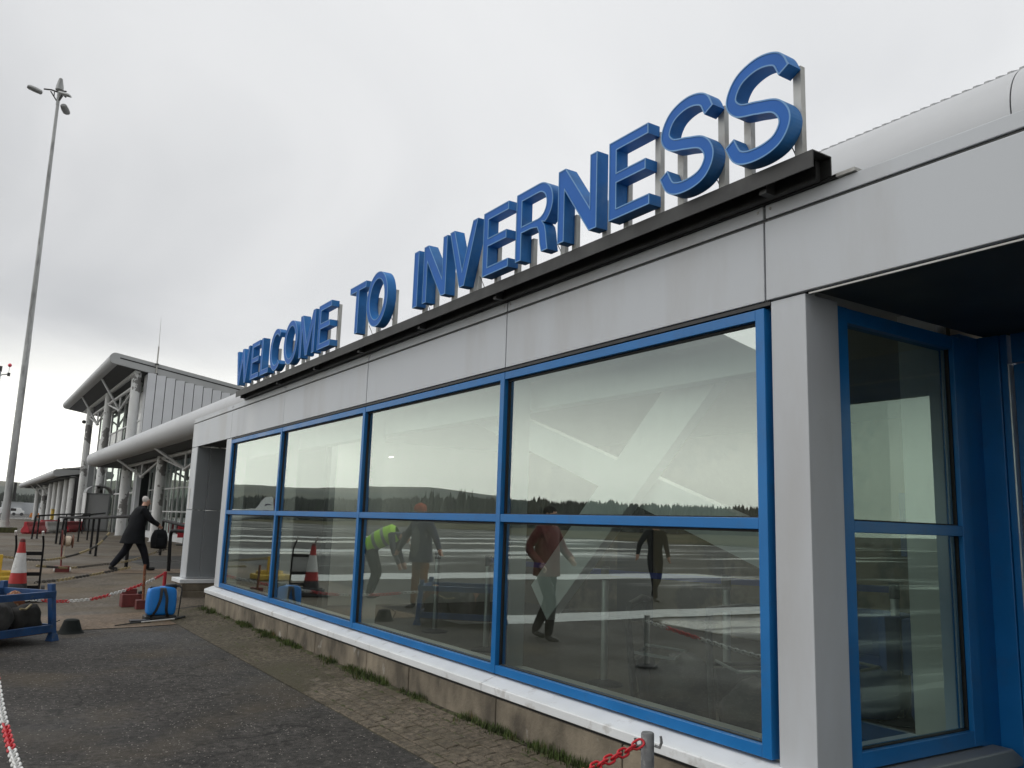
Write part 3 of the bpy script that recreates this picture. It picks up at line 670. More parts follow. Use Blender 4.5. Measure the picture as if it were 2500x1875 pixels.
# corrugated roof sheets: ribs run up the slope
sl_ = math.tan(R(24)); yA = YC-RT*math.cos(R(66)); zA = ZC+RT*math.sin(R(66))
def roof_sheet(x0, x1, yend, pitch=.0915, rh=.055):
    m = MB(); x = x1; vs = []
    while x > x0:
        vs += [(x, 0), (x-pitch*.50, 0), (x-pitch*.60, rh), (x-pitch*.90, rh)]; x -= pitch
    zV = zA-.035; a = [(px, yA, zV+h_) for px, h_ in vs]; b = [(px, yend, zV+h_+(yend-yA)*sl_) for px, h_ in vs]
    n = len(vs); m.add(a+b, [(k, k+1, n+k+1, n+k) for k in range(n-1)])
    m.add([(px, yA, zV+h_) for px, h_ in vs]+[(px, yA+.01, zV-.06) for px, h_ in vs], [(k, k+1, n+k+1, n+k) for k in range(n-1)])
    return m.build('roof_sheet', 'verge_grey', tw, fixn=False)
roof_sheet(-13.5, 9, 9.5); roof_sheet(-52.5, -13.5, 9.5, pitch=.183)
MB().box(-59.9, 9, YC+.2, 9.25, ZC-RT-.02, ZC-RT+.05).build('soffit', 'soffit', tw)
COLX = [-44.25, -33.4, -22.6]
def column(x, z1, par, m='column', r=.235, y=8.0, n=24):
    c = MB().tube((x, y, 0), (x, y, z1), r, n=n).build('column', m, par, smooth=True)
    MB().tube((x, y, 0), (x, y, .035), r+.05, n=n).build('base_ring', 'galv', c, smooth=True); return c
for x in COLX: column(x, ZC-RT, tw)
def truss(xa, xb, zbar, znode, zeave, yeave, par, r=.075):
    xm = (xa+xb)/2; t = MB()
    t.tube((xa+.2, 8, zbar), (xb-.2, 8, zbar), r*1.25, n=10)
    t.tube((xa+.2, 8, zbar-.05), (xm, 8, znode), r*.8, n=8); t.tube((xb-.2, 8, zbar-.05), (xm, 8, znode), r*.8, n=8)
    t.tube((xm, 8, znode), (xm, 8, zbar), r*.7, n=8); t.tube((xm, 8, znode), (xm-.4, yeave, zeave), r*.85, n=8)
    t.lathe([(.02, -.12), (.12, -.08), (.13, .05), (.05, .1)], (xm, 8, znode), 12)
    return t.build('truss', 'truss', par, smooth=True)
for xa, xb in ((-55, -44.25), (-44.25, -33.4), (-33.4, -22.6)): truss(xa, xb, 4.1, 3.36, ZC-RT, 6.75, tw)
# glazed wall under the wing
YG = 9.2
g = MB()
for k in range(31):
    x = -54+1.2*k; g.box(x-.03, x+.03, YG-.05, YG+.06, .32, ZC-RT)
for z in (.32, 1.47, 2.69): g.box(-54, -17.9, YG-.04, YG+.05, z, z+.06)
wg = g.build('glazed_wall', 'truss', tw)
for k in range(30):
    x = -54+1.2*k
    for z0, z1 in ((.38, 1.47), (1.53, 2.69), (2.75, ZC-RT)):
        MB().quad((x+.03, YG, z0), (x+1.17, YG, z0), (x+1.17, YG, z1), (x+.03, YG, z1)).build('pane', 'glass_far', wg, fixn=False)
MB().box(-54, -17.9, YG-.12, YG+.1, -.05, .315).build('wall_base', 'sill', tw)
MB().box(-54, -17.9, 12.5, 12.6, 0, 4.6).box(-54, -17.9, YG+.1, 12.5, -.02, .01).build('inside_wing', 'int_dark', tw)

# ================================================================== two-storey hall
hall = thing('terminal_hall', 'two-storey terminal hall with oversailing grey roof, trusses and glazed front', 'building', (-66, 9, 0))
RX0, RX1 = -82.4, -54.3; rs = -.155
ye, ze, re_ = 6.62, 10.47, .33
top = bull(ye, ze, re_, -82, 98, 18)
back_y = 24
prof = top+[(back_y, top[-1][1]+rs*(back_y-top[-1][0])), (back_y, top[0][1]+rs*(back_y-top[0][0]))]
MB().extrude_x(prof, RX0, RX1).build('roof', 'tube_white', hall, smooth=True)
MB().extrude_x(prof, RX1+.002, RX1+.03).build('verge', 'verge_grey', hall)
sb = [(ye+.25, ze+.08+.0), (back_y, ze+.08+rs*(back_y-ye-.25)), (back_y, ze+.0+rs*(back_y-ye-.25)), (ye+.25, ze+.0)]
MB().extrude_x(sb, RX1+.031, RX1+.036).build('verge_slot', 'gasket', hall)
MB().add([(RX0+.1, ye+.15, ze-re_-.02-.02), (RX1-.1, ye+.15, ze-re_-.02-.02), (RX1-.1, 15, ze-re_-.04+rs*(15-ye)), (RX0+.1, 15, ze-re_-.04+rs*(15-ye))], [(0, 1, 2, 3)]).build('soffit', 'soffit', hall, fixn=False)
HCOL = [-55.0, -66.5, -77.2]
for x in HCOL: column(x, 9.85, hall, r=.27)
for xa, xb in ((-66.5, -55.0), (-77.2, -66.5)): truss(xa, xb, 9.05, 8.06, 10.15, 6.75, hall, r=.085)
MB().tube((RX0+1.2, 8, 9.93), (RX1-.3, 8, 9.93), .17, n=14).build('soffit_beam', 'truss', hall, smooth=True)
MB().tube((-78.6, 8, 9.05), (-76.9, 8, 9.05), .09, n=10).build('bar_stub', 'truss', hall, smooth=True)
bl = MB().lathe([(.02, -.16), (.15, -.1), (.19, .0), (.15, .1), (.02, .15)], (-78.2, 7.7, 8.75), 16).build('camera_dome', 'black_steel', hall, smooth=True)
# front glazing
YH = 8.75
gx = [-55.4, -58.0, -60.6, -63.6, -66.5, -69.5, -72.5, -74.5, -76.4]
hz_ = [0.0, 2.6, 5.4, 7.15, 8.9, 9.8]
g = MB()
for x in gx: g.box(x-.045, x+.045, YH-.06, YH+.08, 0, 9.7)
for z in hz_[1:-1]: g.box(gx[-1], gx[0], YH-.045, YH+.07, z-.045, z+.045)
hg = g.build('glazed_front', 'truss', hall)
mat('pale_pane', (.46, .48, .485), .3, var=.03)  # pale reflection painted into opaque panes of the hall front
random.seed(3)
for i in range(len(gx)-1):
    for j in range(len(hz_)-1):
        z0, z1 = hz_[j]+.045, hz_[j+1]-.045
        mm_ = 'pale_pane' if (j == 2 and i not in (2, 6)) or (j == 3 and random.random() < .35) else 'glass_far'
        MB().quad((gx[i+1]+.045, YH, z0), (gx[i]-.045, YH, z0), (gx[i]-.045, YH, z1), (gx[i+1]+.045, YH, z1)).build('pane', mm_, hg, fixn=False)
MB().box(gx[-1], gx[0], 11.9, 12, 0, 9.3).build('inside_hall', 'int_dark', hall)
# gable wall of upright seamed panels
XW = -54.05
y = 8.46; k = 0
while y < 21:
    y2 = y+(.52 if k == 0 else .56)
    zt = ze-re_-.03+rs*((y+y2)/2-ye)
    MB().box(XW-.08, XW-(.03 if k % 2 else .034), y+.022, y2-.022, 3.8, zt).build('seamed_panel', 'rib_wall', hall)
    y = y2; k += 1
MB().extrude_x([(8.47, 3.8), (21, 3.8), (21, ze-re_-.05+rs*(21-ye)), (8.47, ze-re_-.05+rs*(8.47-ye))], XW-.16, XW-.085).build('gable_core', 'gasket', hall)
MB().box(-76.42, -76.3, YH, 12, 0, 9.3).build('end_wall', 'rib_wall', hall)
MB().box(-55.35, -54.2, 8.5, 8.74, 0, 9.75).build('corner_pier', 'rib_wall', hall)
an = thing('antenna', 'thin whip antenna bolted to the hall verge', 'antenna', (RX1+.08, 8.9, 9.7))
MB().tube((RX1+.09, 8.95, 9.55), (RX1+.09, 8.95, 11.5), .045, n=8).build('mount_pole', 'galv', an, smooth=True)
MB().tube((RX1+.09, 8.95, 11.5), (RX1+.14, 8.9, 13.3), .018, .008, n=6).build('whip', 'galv', an, smooth=True)
for z in (9.75, 10.35): MB().box(RX1+.031, RX1+.15, 8.85, 9.05, z, z+.08).build('clamp', 'black_steel', an)

# ================================================================== far wing
fw = thing('far_wing', 'low far wing with round eave and a row of pale columns beyond the hall', 'building', (-105, 8, 0))
zc2 = 4.62; r2_ = .33
pr = bull(6.63, zc2, r2_, -88, 98, 16)
s2 = .17
prof = pr+[(11.5, pr[-1][1]+s2*(11.5-pr[-1][0])), (11.5, pr[0][1]+s2*(11.5-pr[0][0]))]
MB().extrude_x(prof, -138, -84.0).build('roof', 'tube_white', fw, smooth=True)
MB().extrude_x(prof, -83.998, -83.9).build('verge', 'verge_grey', fw)
MB().box(-83.88, -83.86, 7.0, 11, zc2+.35, zc2+.42).build('verge_slot', 'gasket', fw)
MB().box(-83.6, -82.2, 8.9, 11.2, 2.7, 5.5).build('link_box', 'cab_grey', fw)
MB().box(-137, -84.2, 7.0, 11, zc2-r2_-.05, zc2-r2_+.03).build('soffit', 'soffit', fw)
for i, x in enumerate((-126.1, -114.7, -106.2, -100.6, -95.2, -89.3, -84.6)): column(x, zc2-r2_+.1, fw, 'column' if i in (1, 6) else 'column_clean', r=.30)
for xa, xb in ((-126.1, -114.7), (-114.7, -106.2)): truss(xa, xb, 3.95, 3.2, zc2-r2_, 6.8, fw)
MB().box(-136, -84, 9.6, 9.7, 0, 5.0).build('back_wall', 'cab_grey', fw)
for k in range(18): MB().box(-86-2.7*k, -83.9-2.7*k, 9.54, 9.595, .5, 3.6).build('pane', 'glass_far', fw)
MB().box(-84.2, -83.9, 8.1, 8.4, 0, 4.3).build('downpipe', 'gasket', fw)

# curved-top kiosk in front of the hall
kb = thing('shelter_kiosk', 'tall grey cabinet with barrel-vaulted canopy standing before the hall glazing', 'kiosk', (-65, 8, 0))
MB().box(-65.6, -64.9, 7.15, 8.62, .02, 2.62).build('cabinet', 'cab_grey', kb, bevel=.02)
arcp = [(7.85-.86*math.cos(R(a)), 2.62+.56*math.sin(R(a))) for a in range(0, 181, 12)]; arci = [(7.85-.80*math.cos(R(a)), 2.62+.50*math.sin(R(a))) for a in range(180, -1, -12)]
MB().extrude_x(arcp+arci, -66.3, -64.5).build('canopy', 'cab_grey', kb, smooth=True)
MB().box(-66.3, -64.5, 7.0, 7.05, .02, 2.62).build('side_screen', 'truss', kb)
MB().box(-64.9, -64.86, 7.25, 8.5, .15, 2.5).build('door', 'verge_grey', kb)
MB().tube((-64.8, 8.75, 0), (-64.8, 8.75, 3.0), .035, n=8).build('pole', 'galv', kb)

# ================================================================== masts
ms = thing('floodlight_mast', 'tall tapering galvanised floodlight mast beside the terminal', 'mast', (-57.3, 2.14, 0))
MB().tube((-57.3, 2.14, .1), (-57.3, 2.12, 11.5), .215, .172, n=24).build('lower_shaft', 'mast', ms, smooth=True)
MB().tube((-57.3, 2.12, 11.45), (-57.3, 2.03, 27.6), .165, .085, n=24).build('upper_shaft', 'mast', ms, smooth=True)
MB().box(-57.95, -56.65, 1.5, 2.8, -.05, .30).build('foundation', 'moss', ms, bevel=.03)
MB().lathe([(.42, .30), (.42, .36), (.28, .38), (.25, .7)], (-57.3, 2.14, 0), 20).build('base_flange', 'galv', ms, smooth=True)
MB().box(-57.15, -56.85, 2.36, 2.50, 1.9, 2.9).build('control_box', 'black_steel', ms); MB().box(-57.2, -56.9, 2.36, 2.62, 1.25, 1.4).build('socket', 'black_steel', ms)
hd = MB(); zt = 27.4
hd.tube((-57.3, 2.03, 26.6), (-57.3, 2.03, 27.9), .10, .10, n=16).lathe([(.16, 27.55), (.24, 27.62), (.22, 27.85), (.12, 28.35), (.10, 28.4)], (-57.3, 2.03, 0), 12)
hd.build('head', 'mast', ms, smooth=True)
ar = MB()
for (dy, dx) in ((-.85, .0), (.35, .5), (.42, -.35)):
    ar.path([(-57.3, 2.03, 27.45), (-57.3+dx*.5, 2.03+dy*.5, 27.5), (-57.3+dx, 2.03+dy, 27.42)], .05, 8); ar.path([(-57.3, 2.03, 26.75), (-57.3+dx*.55, 2.03+dy*.55, 27.40)], .04, 6)
    ar.tube((-57.3+dx*.3, 2.03+dy*.3, 27.1), (-57.3+dx*.3, 2.03+dy*.3, 27.5), .03, n=6)
ar.build('bracket', 'black_steel', ms, smooth=True)
def lamp(c, d, dn):
    d = Vector(d).normalized(); dn = Vector(dn).normalized(); s = d.cross(dn); c = Vector(c); m = MB()
    vs = []
    prof_ = [(-.44, .10, .08), (-.37, .21, .17), (0, .25, .19), (.32, .23, .17), (.42, .16, .11)]; n = 14
    for u, a, b in prof_:
        for k in range(n): t = 2*math.pi*k/n; vs.append(c+d*u+s*(a*math.cos(t))-dn*(b*math.sin(t)*(1 if math.sin(t) > 0 else .55)))
    fs = [(i*n+k, i*n+(k+1) % n, (i+1)*n+(k+1) % n, (i+1)*n+k) for i in range(len(prof_)-1) for k in range(n)]+[tuple(range(n)), tuple(range((len(prof_)-1)*n, len(prof_)*n))]
    m.add(vs, fs); return m.build('lamp_head', 'lamp_head', ms, smooth=True)
lamp((-57.3, .70, 27.2), (0, -1, .22), (0, -.25, -1)); lamp((-56.7, 2.35, 27.15), (.7, .75, -.35), (.3, .3, -1)); lamp((-57.6, 2.50, 26.55), (-.8, .3, -.15), (-.1, .1, -1))
m2 = thing('weather_mast', 'slim far mast with a small red ball on its side arm', 'mast', (-150, 2.1, 0))
MB().tube((-150, 2.1, 0), (-150, 2.3, 22.6), .35, .25, n=12).build('shaft', 'mast', m2, smooth=True)
MB().path([(-150, 2.25, 21.4), (-150, 2.7, 21.7), (-150, 3.5, 21.9)], .08, 6).box(-150.3, -149.7, 2.0, 2.6, 22.2, 23.0).box(-150.2, -149.8, 3.35, 3.75, 21.6, 22.1).build('arm', 'black_steel', m2)
MB().tube((-150, 3.5, 21.9), (-150, 3.55, 23.1), .035, n=6).build('rod', 'galv', m2)
MB().lathe([(.02, -.3), (.2, -.22), (.3, 0), (.2, .22), (.02, .3)], (-150, 3.55, 23.3), 14).build('ball', 'red_ball', m2, smooth=True)
hg_ = thing('far_hangar', 'pale flat-roofed hangar far beyond the mast', 'building', (-260, 14, 0))
MB().box(-275, -260, 9.0, 13.4, 0, 2.9).build('wall', 'hangar', hg_); MB().box(-300, -262, 13.5, 40, 0, 3.0).build('wall', 'hangar', hg_)
MB().box(-275.2, -259.8, 8.8, 13.45, 2.91, 3.1).build('roof', 'verge_grey', hg_)
for y0, yl_ in ((4.5, 2.6), (8.0, 2.2), (12.0, 2.4)):
    v = thing('parked_vehicle', {4.5: 'white car parked far off, nearest the mast', 8.0: 'white van parked far off in front of the hangar', 12.0: 'pale car parked far off beside the orange barrier'}[y0], 'car', (-190, y0, 0), 'vehicles parked before the hangar')
    MB().extrude_x([(y0, .35), (y0+yl_, .35), (y0+yl_, .95), (y0+yl_*.82, 1.0), (y0+yl_*.7, 1.5), (y0+yl_*.22, 1.5), (y0+.05, .95)], -192, -190.2).build('body', 'aircraft_white', v, bevel=.08)
    for q in (.2, .8): MB().lathe([(.3, -.1), (.3, .1)], (-190.2, y0+yl_*q, .3), 12, 'x').build('wheel', 'rubber', v)
o = MB().extrude_x([(9.3, 0), (16.5, 0), (16.3, .75), (9.5, .75)], -160.3, -160).build('orange_barrier', 'orange', bevel=.05); tag(o, 'long orange barrier far away in front of the far columns', 'barrier')

# ================================================================== barriers, bin
def water_barrier(p, q, col, label):
    p, q = Vector((*p, 0)), Vector((*q, 0)); d = (q-p); L_ = d.length; d.normalize(); n = Vector((-d.y, d.x, 0)); h = .68
    t = thing('water_barrier', label, 'barrier', tuple((p+q)/2), 'plastic water barriers beyond the railings')
    sec = [(-.22, .07), (-.22, .22), (-.10, .45), (-.085, h), (.085, h), (.10, .45), (.22, .22), (.22, .07)]; m = MB(); k = len(sec)
    vs = [p+d*.03+n*a+Vector((0, 0, b)) for a, b in sec]+[q-d*.03+n*a+Vector((0, 0, b)) for a, b in sec]
    m.add(vs, [(i, (i+1) % k, k+(i+1) % k, k+i) for i in range(k)]+[tuple(range(k)), tuple(range(k, 2*k))]); m.build('body', col, t, bevel=.03)
    for f in (.15, .5, .85):
        c = p+d*(L_*f); m = MB().obox(c+Vector((0, 0, .035)), d*.14, n*.23, Vector((0, 0, .035))); m.build('foot', col, t)
    MB().tube(p+d*L_*.5+Vector((0, 0, h)), p+d*L_*.5+Vector((0, 0, h+.05)), .06, n=12).build('filler_cap', 'black_plastic', t)
water_barrier((-54.7, 3.05), (-57.2, 4.15), 'red_plastic', 'red plastic water barrier at the left end of the row')
water_barrier((-57.4, 4.25), (-60.2, 5.5), 'white_plastic', 'white plastic water barrier between two red ones')
water_barrier((-60.6, 5.6), (-65.0, 6.95), 'red_plastic', 'red plastic water barrier at the right end, by the kiosk')
water_barrier((-66, 4.6), (-68.4, 5.9), 'red_plastic', 'red plastic water barrier partly hidden behind the white one')
t = thing('yellow_bin', 'yellow bin standing before the far columns', 'bin', (-97, 8.1, 0))
MB().box(-97.5, -96.6, 7.55, 8.55, .08, 1.35).build('body', 'yellow_paint', t, bevel=.05); MB().box(-97.55, -96.55, 7.5, 8.6, 1.351, 1.45).build('lid', 'yellow_paint', t, bevel=.03)
for q in (7.7, 8.4): MB().lathe([(.1, -.05), (.1, .05)], (-96.6, q, .1), 10, 'x').build('wheel', 'rubber', t)
# red stand inside the glazed wing is left to the barrier seen past the man
t = thing('red_sign_stand', 'small red board standing by the wing glazing behind the walking man', 'sign', (-40, 8.4, 0))
MB().box(-40.05, -40, 8.2, 8.75, .35, 1.0).build('board', 'red_plastic', t); MB().box(-40.2, -39.85, 8.15, 8.8, 0, .06).build('base', 'black_plastic', t); MB().tube((-40.02, 8.47, .05), (-40.02, 8.47, .36), .03).build('post', 'rail_black', t)

# ================================================================== railings
def bend(pts, r=.12, n=4):
    P_ = [Vector(p) for p in pts]; out = [P_[0]]
    for i in range(1, len(P_)-1):
        a, b, c = P_[i-1], P_[i], P_[i+1]; u = (a-b).normalized(); v = (c-b).normalized(); k = min(r, (a-b).length*.45, (c-b).length*.45)
        for j in range(n+1):
            t = j/n; out.append((b+u*k)*(1-t)**2+b*2*t*(1-t)+(b+v*k)*t*t)
    out.append(P_[-1]); return out
def railing(label, top, posts, grp='black tubular handrails along the ramp'):
    t = thing('handrail', label, 'railing', tuple(posts[0][:2])+(0,), grp)
    MB().path(bend(top, .18), .042, 10).build('top_rail', 'rail_black', t, smooth=True)
    for (x, y, h) in posts:
        p = MB().tube((x, y, gz(x, y)), (x, y, h), .036, n=10).build('post', 'rail_black', t, smooth=True)
        MB().lathe([(.07, 0), (.07, .012), (.03, .016)], (x, y, gz(x, y)), 12).build('foot', 'rail_black', p)
    return t
railing('long black handrail running from behind the man to the left', [(-40.0, 3.42, 0), (-40.0, 3.42, 1.10), (-32.0, 3.70, 1.16), (-23.2, 3.60, 1.30), (-23.2, 3.60, .0)], [(-31.0, 3.68, 1.16), (-29.5, 3.66, 1.19)])
railing('short bent black handrail end post near the pole of chain', [(-22.2, 4.42, 0), (-22.2, 4.38, .98), (-20.0, 4.62, 1.02), (-17, 4.9, 1.02)], [(-18, 4.8, 1.0)])
railing('black handrail behind the walking man, ending at the dark panelled pier', [(-30.5, 5.75, 0), (-30.3, 5.72, 1.16), (-20.0, 4.35, 1.12), (-17.2, 4.05, 1.10)], [(-19, 4.2, 1.1)])
railing('far black handrail in front of the red and white barriers', [(-46, 2.9, 0), (-46, 2.95, 1.08), (-52, 4.6, 1.16), (-60, 6.85, 1.22)], [(-46.6, 3.15, 1.09), (-53, 4.9, 1.17), (-58, 6.3, 1.2)])
railing('second far black handrail, its looped end nearest the rope reel', [(-39.2, 3.5, 0), (-39.2, 3.55, 1.05), (-46, 5.4, 1.24), (-52, 6.7, 1.3)], [(-39.9, 3.72, 1.06), (-43, 5.35-.8, 1.15), (-45.5, 5.2, 1.22)])

# ================================================================== chains
def link_mesh(name, L_, W, r, m):
    pts = []; n = 6
    for k in range(n+1): a = R(-90+180*k/n); pts.append((L_/2-W/2+W/2*math.cos(a), W/2*math.sin(a), 0))
    for k in range(n+1): a = R(90+180*k/n); pts.append((-L_/2+W/2+W/2*math.cos(a), W/2*math.sin(a), 0))
    b = MB(); k = len(pts); q = 5; vs = []; fs = []
    for i, p in enumerate(pts):
        d = (Vector(pts[(i+1) % k])-Vector(pts[i-1])).normalized(); s = Vector((-d.y, d.x, 0))
        for j in range(q): t = 2*math.pi*j/q; vs.append(Vector(p)+s*(r*math.cos(t))+Vector((0, 0, r*math.sin(t))))
    for i in range(k):
        for j in range(q): fs.append((i*q+j, i*q+(j+1) % q, ((i+1) % k)*q+(j+1) % q, ((i+1) % k)*q+j))
    b.add(vs, fs); me = bpy.data.meshes.new(name); me.from_pydata(b.v, [], b.f); me.materials.append(MATS[m])
    for p in me.polygons: p.use_smooth = True
    return me
LM = {}
def chain(label, pts, cols, run, L_=.055, W=.030, r=.0045, grp=None, single=True):
    """links strung along a smooth path; colours change every `run` links"""
    path = [Vector(p) for p in crom3(pts)]
    t = thing('chain', label, 'chain', tuple(path[0]), grp); inv = PINV[t.name]
    pitch = L_-2.4*r; d = 0; k = 0; i = 0; acc = 0; join = {}
    total = sum((path[j+1]-path[j]).length for j in range(len(path)-1))
    s = pitch/2
    seg = 0; done = 0
    while s < total:
        while seg < len(path)-2 and done+(path[seg+1]-path[seg]).length < s: done += (path[seg+1]-path[seg]).length; seg += 1
        v = path[seg+1]-path[seg]; p = path[seg]+v*((s-done)/max(v.length, 1e-6)); c = cols[(k//run) % len(cols)]
        key = (c, L_, W, r)
        if key not in LM: LM[key] = link_mesh('link', L_, W, r, c)
        X = v.normalized(); Y = X.cross(Vector((0, 0, 1))).normalized(); Z = X.cross(Y); tw_ = R(45 if k % 2 else -45)
        Yr = Y*math.cos(tw_)+Z*math.sin(tw_); Zr = X.cross(Yr)
        M = Matrix(((X.x, Yr.x, Zr.x, p.x), (X.y, Yr.y, Zr.y, p.y), (X.z, Yr.z, Zr.z, p.z), (0, 0, 0, 1)))
        if single:
            o = bpy.data.objects.new('link', LM[key]); COL.objects.link(o); o.parent = t; o.matrix_parent_inverse = inv; o.matrix_basis = M
        else:
            b = join.setdefault(c, MB()); me = LM[key]; b.add([M @ q.co for q in me.vertices], [tuple(f.vertices) for f in me.polygons])
        s += pitch; k += 1
    for c, b in join.items(): o = b.build('links', c, t, smooth=True); o['kind'] = 'stuff'
    return t
def crom3(pts, n=10):
    P_ = [Vector(p) for p in pts]; P_ = [P_[0]*2-P_[1]]+P_+[P_[-1]*2-P_[-2]]; out = []
    for i in range(1, len(P_)-2):
        for k in range(n):
            t = k/n; a, b, c, d = P_[i-1:i+3]; out.append(.5*((2*b)+(c-a)*t+(2*a-5*b+4*c-d)*t*t+(3*b-a-3*c+d)*t**3))
    out.append(P_[-2]); return out
chain('red and white plastic chain sagging from the blue crate to the post by the sprayer',
      [(-11.7, .62, .34), (-12.0, .87, .306), (-12.4, 1.19, .246), (-13.0, 1.62, .212), (-13.7, 2.067, .24), (-14.4, 2.515, .305), (-15.2, 2.96, .40)], ['chain_white', 'chain_red'], 9, L_=.075, W=.04, r=.006)
chain('yellow and black chain from the yellow base up to the handrail', [(-19.6, .72, .46), (-21.0, 1.55, .32), (-22.4, 2.3, .36), (-24.5, 3.05, .52), (-27, 3.66, .80)], ['chain_yellow', 'chain_black'], 14, L_=.085, W=.05, r=.008, single=False)
chain('yellow and black chain lying low between reel base and bent handrail', [(-19.2, 1.36, .30), (-20.6, 1.7, .20), (-21.95, 2.25, .10), (-22.6, 2.9, .13), (-22.8, 3.6, .22), (-22.6, 4.05, .40), (-22.3, 4.36, .55)], ['chain_yellow', 'chain_black'], 16, L_=.085, W=.05, r=.008, single=False)
chain('rusty brown chain lying across the strip before the walking man', [(-18.3, 1.3, .05), (-18.9, 1.75, .045), (-19.8, 2.3, .06), (-20.9, 2.95, .09), (-21.6, 3.45, .13)], ['chain_black', 'chain_yellow'], 9, L_=.095, W=.055, r=.008, single=False)
chain('red and white chain hanging from the grey bollard by the plinth', [(-3.125, 2.80, .42), (-3.13, 2.70, .385), (-3.09, 2.46, .345), (-3.0, 2.1, .27), (-2.85, 1.6, .20), (-2.7, 1.0, .25), (-2.6, .42, .40)], ['chain_red', 'chain_red', 'chain_white'], 7, L_=.062, W=.036, r=.0062)
chain('red and white chain at the near left edge of the asphalt', [(-2.6, .37, .42), (-3.4, .36, .30), (-4.59, .347, .241), (-5.2, .335, .242), (-5.93, .318, .28), (-7.2, .30, .40)], ['chain_white', 'chain_white', 'chain_red'], 10, L_=.062, W=.036, r=.006)
for i, (x, y, lab) in enumerate(((-2.6, .40, 'grey chain post outside the frame on the near right'), (-7.25, .24, 'grey chain post beside the near end of the asphalt'))):
    t = thing('chain_post', lab, 'post', (x, y, gz(x, y)), 'short posts carrying chain')
    MB().tube((x, y, gz(x, y)), (x, y, .46), .03, n=14).build('shaft', 'galv', t, smooth=True); MB().lathe([(.12, 0), (.12, .03), (.04, .05)], (x, y, gz(x, y)), 18).build('base_plate', 'rubber', t, smooth=True)
# bollard with hook in front of the plinth
bx_, by_ = -3.13, 2.84
t = thing('bollard', 'short galvanised bollard with a hook in front of the plinth', 'bollard', (bx_, by_, gz(bx_, by_)))
mat('bollard_grey', (.17, .175, .18), .55, metal=.3, var=.25, scale=20, col2=(.32, .32, .31), mask=(.55, .68, 28), bump=.2, bscale=80)
MB().lathe([(.031, gz(bx_, by_)), (.031, .452), (.027, .458), (.001, .460)], (bx_, by_, 0), 22).build('shaft', 'bollard_grey', t, smooth=True)
MB().path([(bx_+.024, by_+.024, .40), (bx_+.045, by_+.035, .395), (bx_+.052, by_+.040, .418), (bx_+.049, by_+.038, .447)], [.007, .0075, .007, .006], 8).build('hook', 'bollard_grey', t, smooth=True)
MB().path([(bx_-.028, by_-.016, .395), (bx_-.045, by_-.03, .392), (bx_-.05, by_-.034, .425)], .0065, 8).build('hook', 'bollard_grey', t, smooth=True)

# ================================================================== rope reel stand
g0 = gz(-21.9, 2.05)
t = thing('reel_stand', 'rope reel on a red post with a red block base', 'reel', (-21.9, 2.05, g0))
MB().box(-22.0, -21.76, 1.90, 2.20, g0, g0+.15).build('base_block', 'red_iron', t, bevel=.012)
MB().tube((-21.9, 2.03, g0+.15), (-21.9, 1.98, .95), .018, n=10).build('post', 'red_iron', t, smooth=True)
rl = MB().lathe([(.03, -.11), (.15, -.11), (.15, -.09), (.075, -.085), (.075, .085), (.15, .09), (.15, .11), (.03, .11)], (-21.86, 2.11, .70), 24, 'y').build('reel', 'reel_brown', t, smooth=True)
MB().lathe([(.08, -.075), (.115, -.05), (.12, 0), (.115, .05), (.08, .075)], (-21.86, 2.11, .70), 20, 'y').build('rope_coil', 'rope', rl, smooth=True)
MB().path([(-21.78, 2.06, .62), (-21.82, 2.05, .45), (-21.84, 2.03, .28)], .012, 6).build('rope_end', 'rope', t, smooth=True)
for s in (1.89, 2.21): MB().lathe([(.05, -.012), (.05, .012)], (-21.75, s, g0+.07), 12, 'y').build('end_cap', 'white_plastic', t)

# ================================================================== traffic cone, hand trolley, yellow base
cx, cyy, cz = -16.25, .90, gz(-16.25, .9)+.09
t = thing('traffic_cone', 'tall red and white traffic cone behind the blue crate', 'cone', (cx, cyy, cz))
b = MB()
for s, h0, h1 in ((.27, 0, .045), (.225, .045, .07)):
    n = 8; b.add([(cx+s*math.cos(R(22.5+45*k)), cyy+s*math.sin(R(22.5+45*k)), cz+h0) for k in range(n)]+[(cx+s*.96*math.cos(R(22.5+45*k)), cyy+s*.96*math.sin(R(22.5+45*k)), cz+h1) for k in range(n)], [(k, (k+1) % n, n+(k+1) % n, n+k) for k in range(n)]+[tuple(range(n)), tuple(range(n, 2*n))])
b.build('base', 'rubber', t, bevel=.008)
def rr(h): return lerp(.165, .045, h/.86)
for nm, h0, h1, m in (('skirt', .07, .20, 'rubber'), ('lower_band', .20, .37, 'cone_red'), ('sleeve', .37, .69, 'cone_white'), ('upper_band', .69, .865, 'cone_red'), ('tip', .865, .91, 'red_iron')):
    e_ = .004 if nm == 'sleeve' else 0
    MB().lathe([(rr(h0)+e_, h0), (rr(h1)+e_, h1)]+([(rr(h1)*.5, h1+.012)] if nm == 'tip' else []), (cx, cyy, cz), 26).build(nm, m, t, smooth=True)
for k in range(3):
    o = MB().obox((cx+.05-.03*k, cyy+.03*k, cz-.062+.022*k), Vector((.33, .05+.04*k, 0)), Vector((-.05, .30, 0)), (0, 0, .010)).build('rubber_mat', 'rubber', bevel=.006)
    tag(o, ['lowest of the black rubber mats under the cone', 'middle black rubber mat under the cone', 'topmost black rubber mat under the cone'][k], 'mat', 'rubber mats stacked under the cone')
t = thing('hand_trolley', 'black tubular hand trolley with bent handles next to the cone', 'trolley', (-16.45, 1.05, gz(-16.4, 1)))
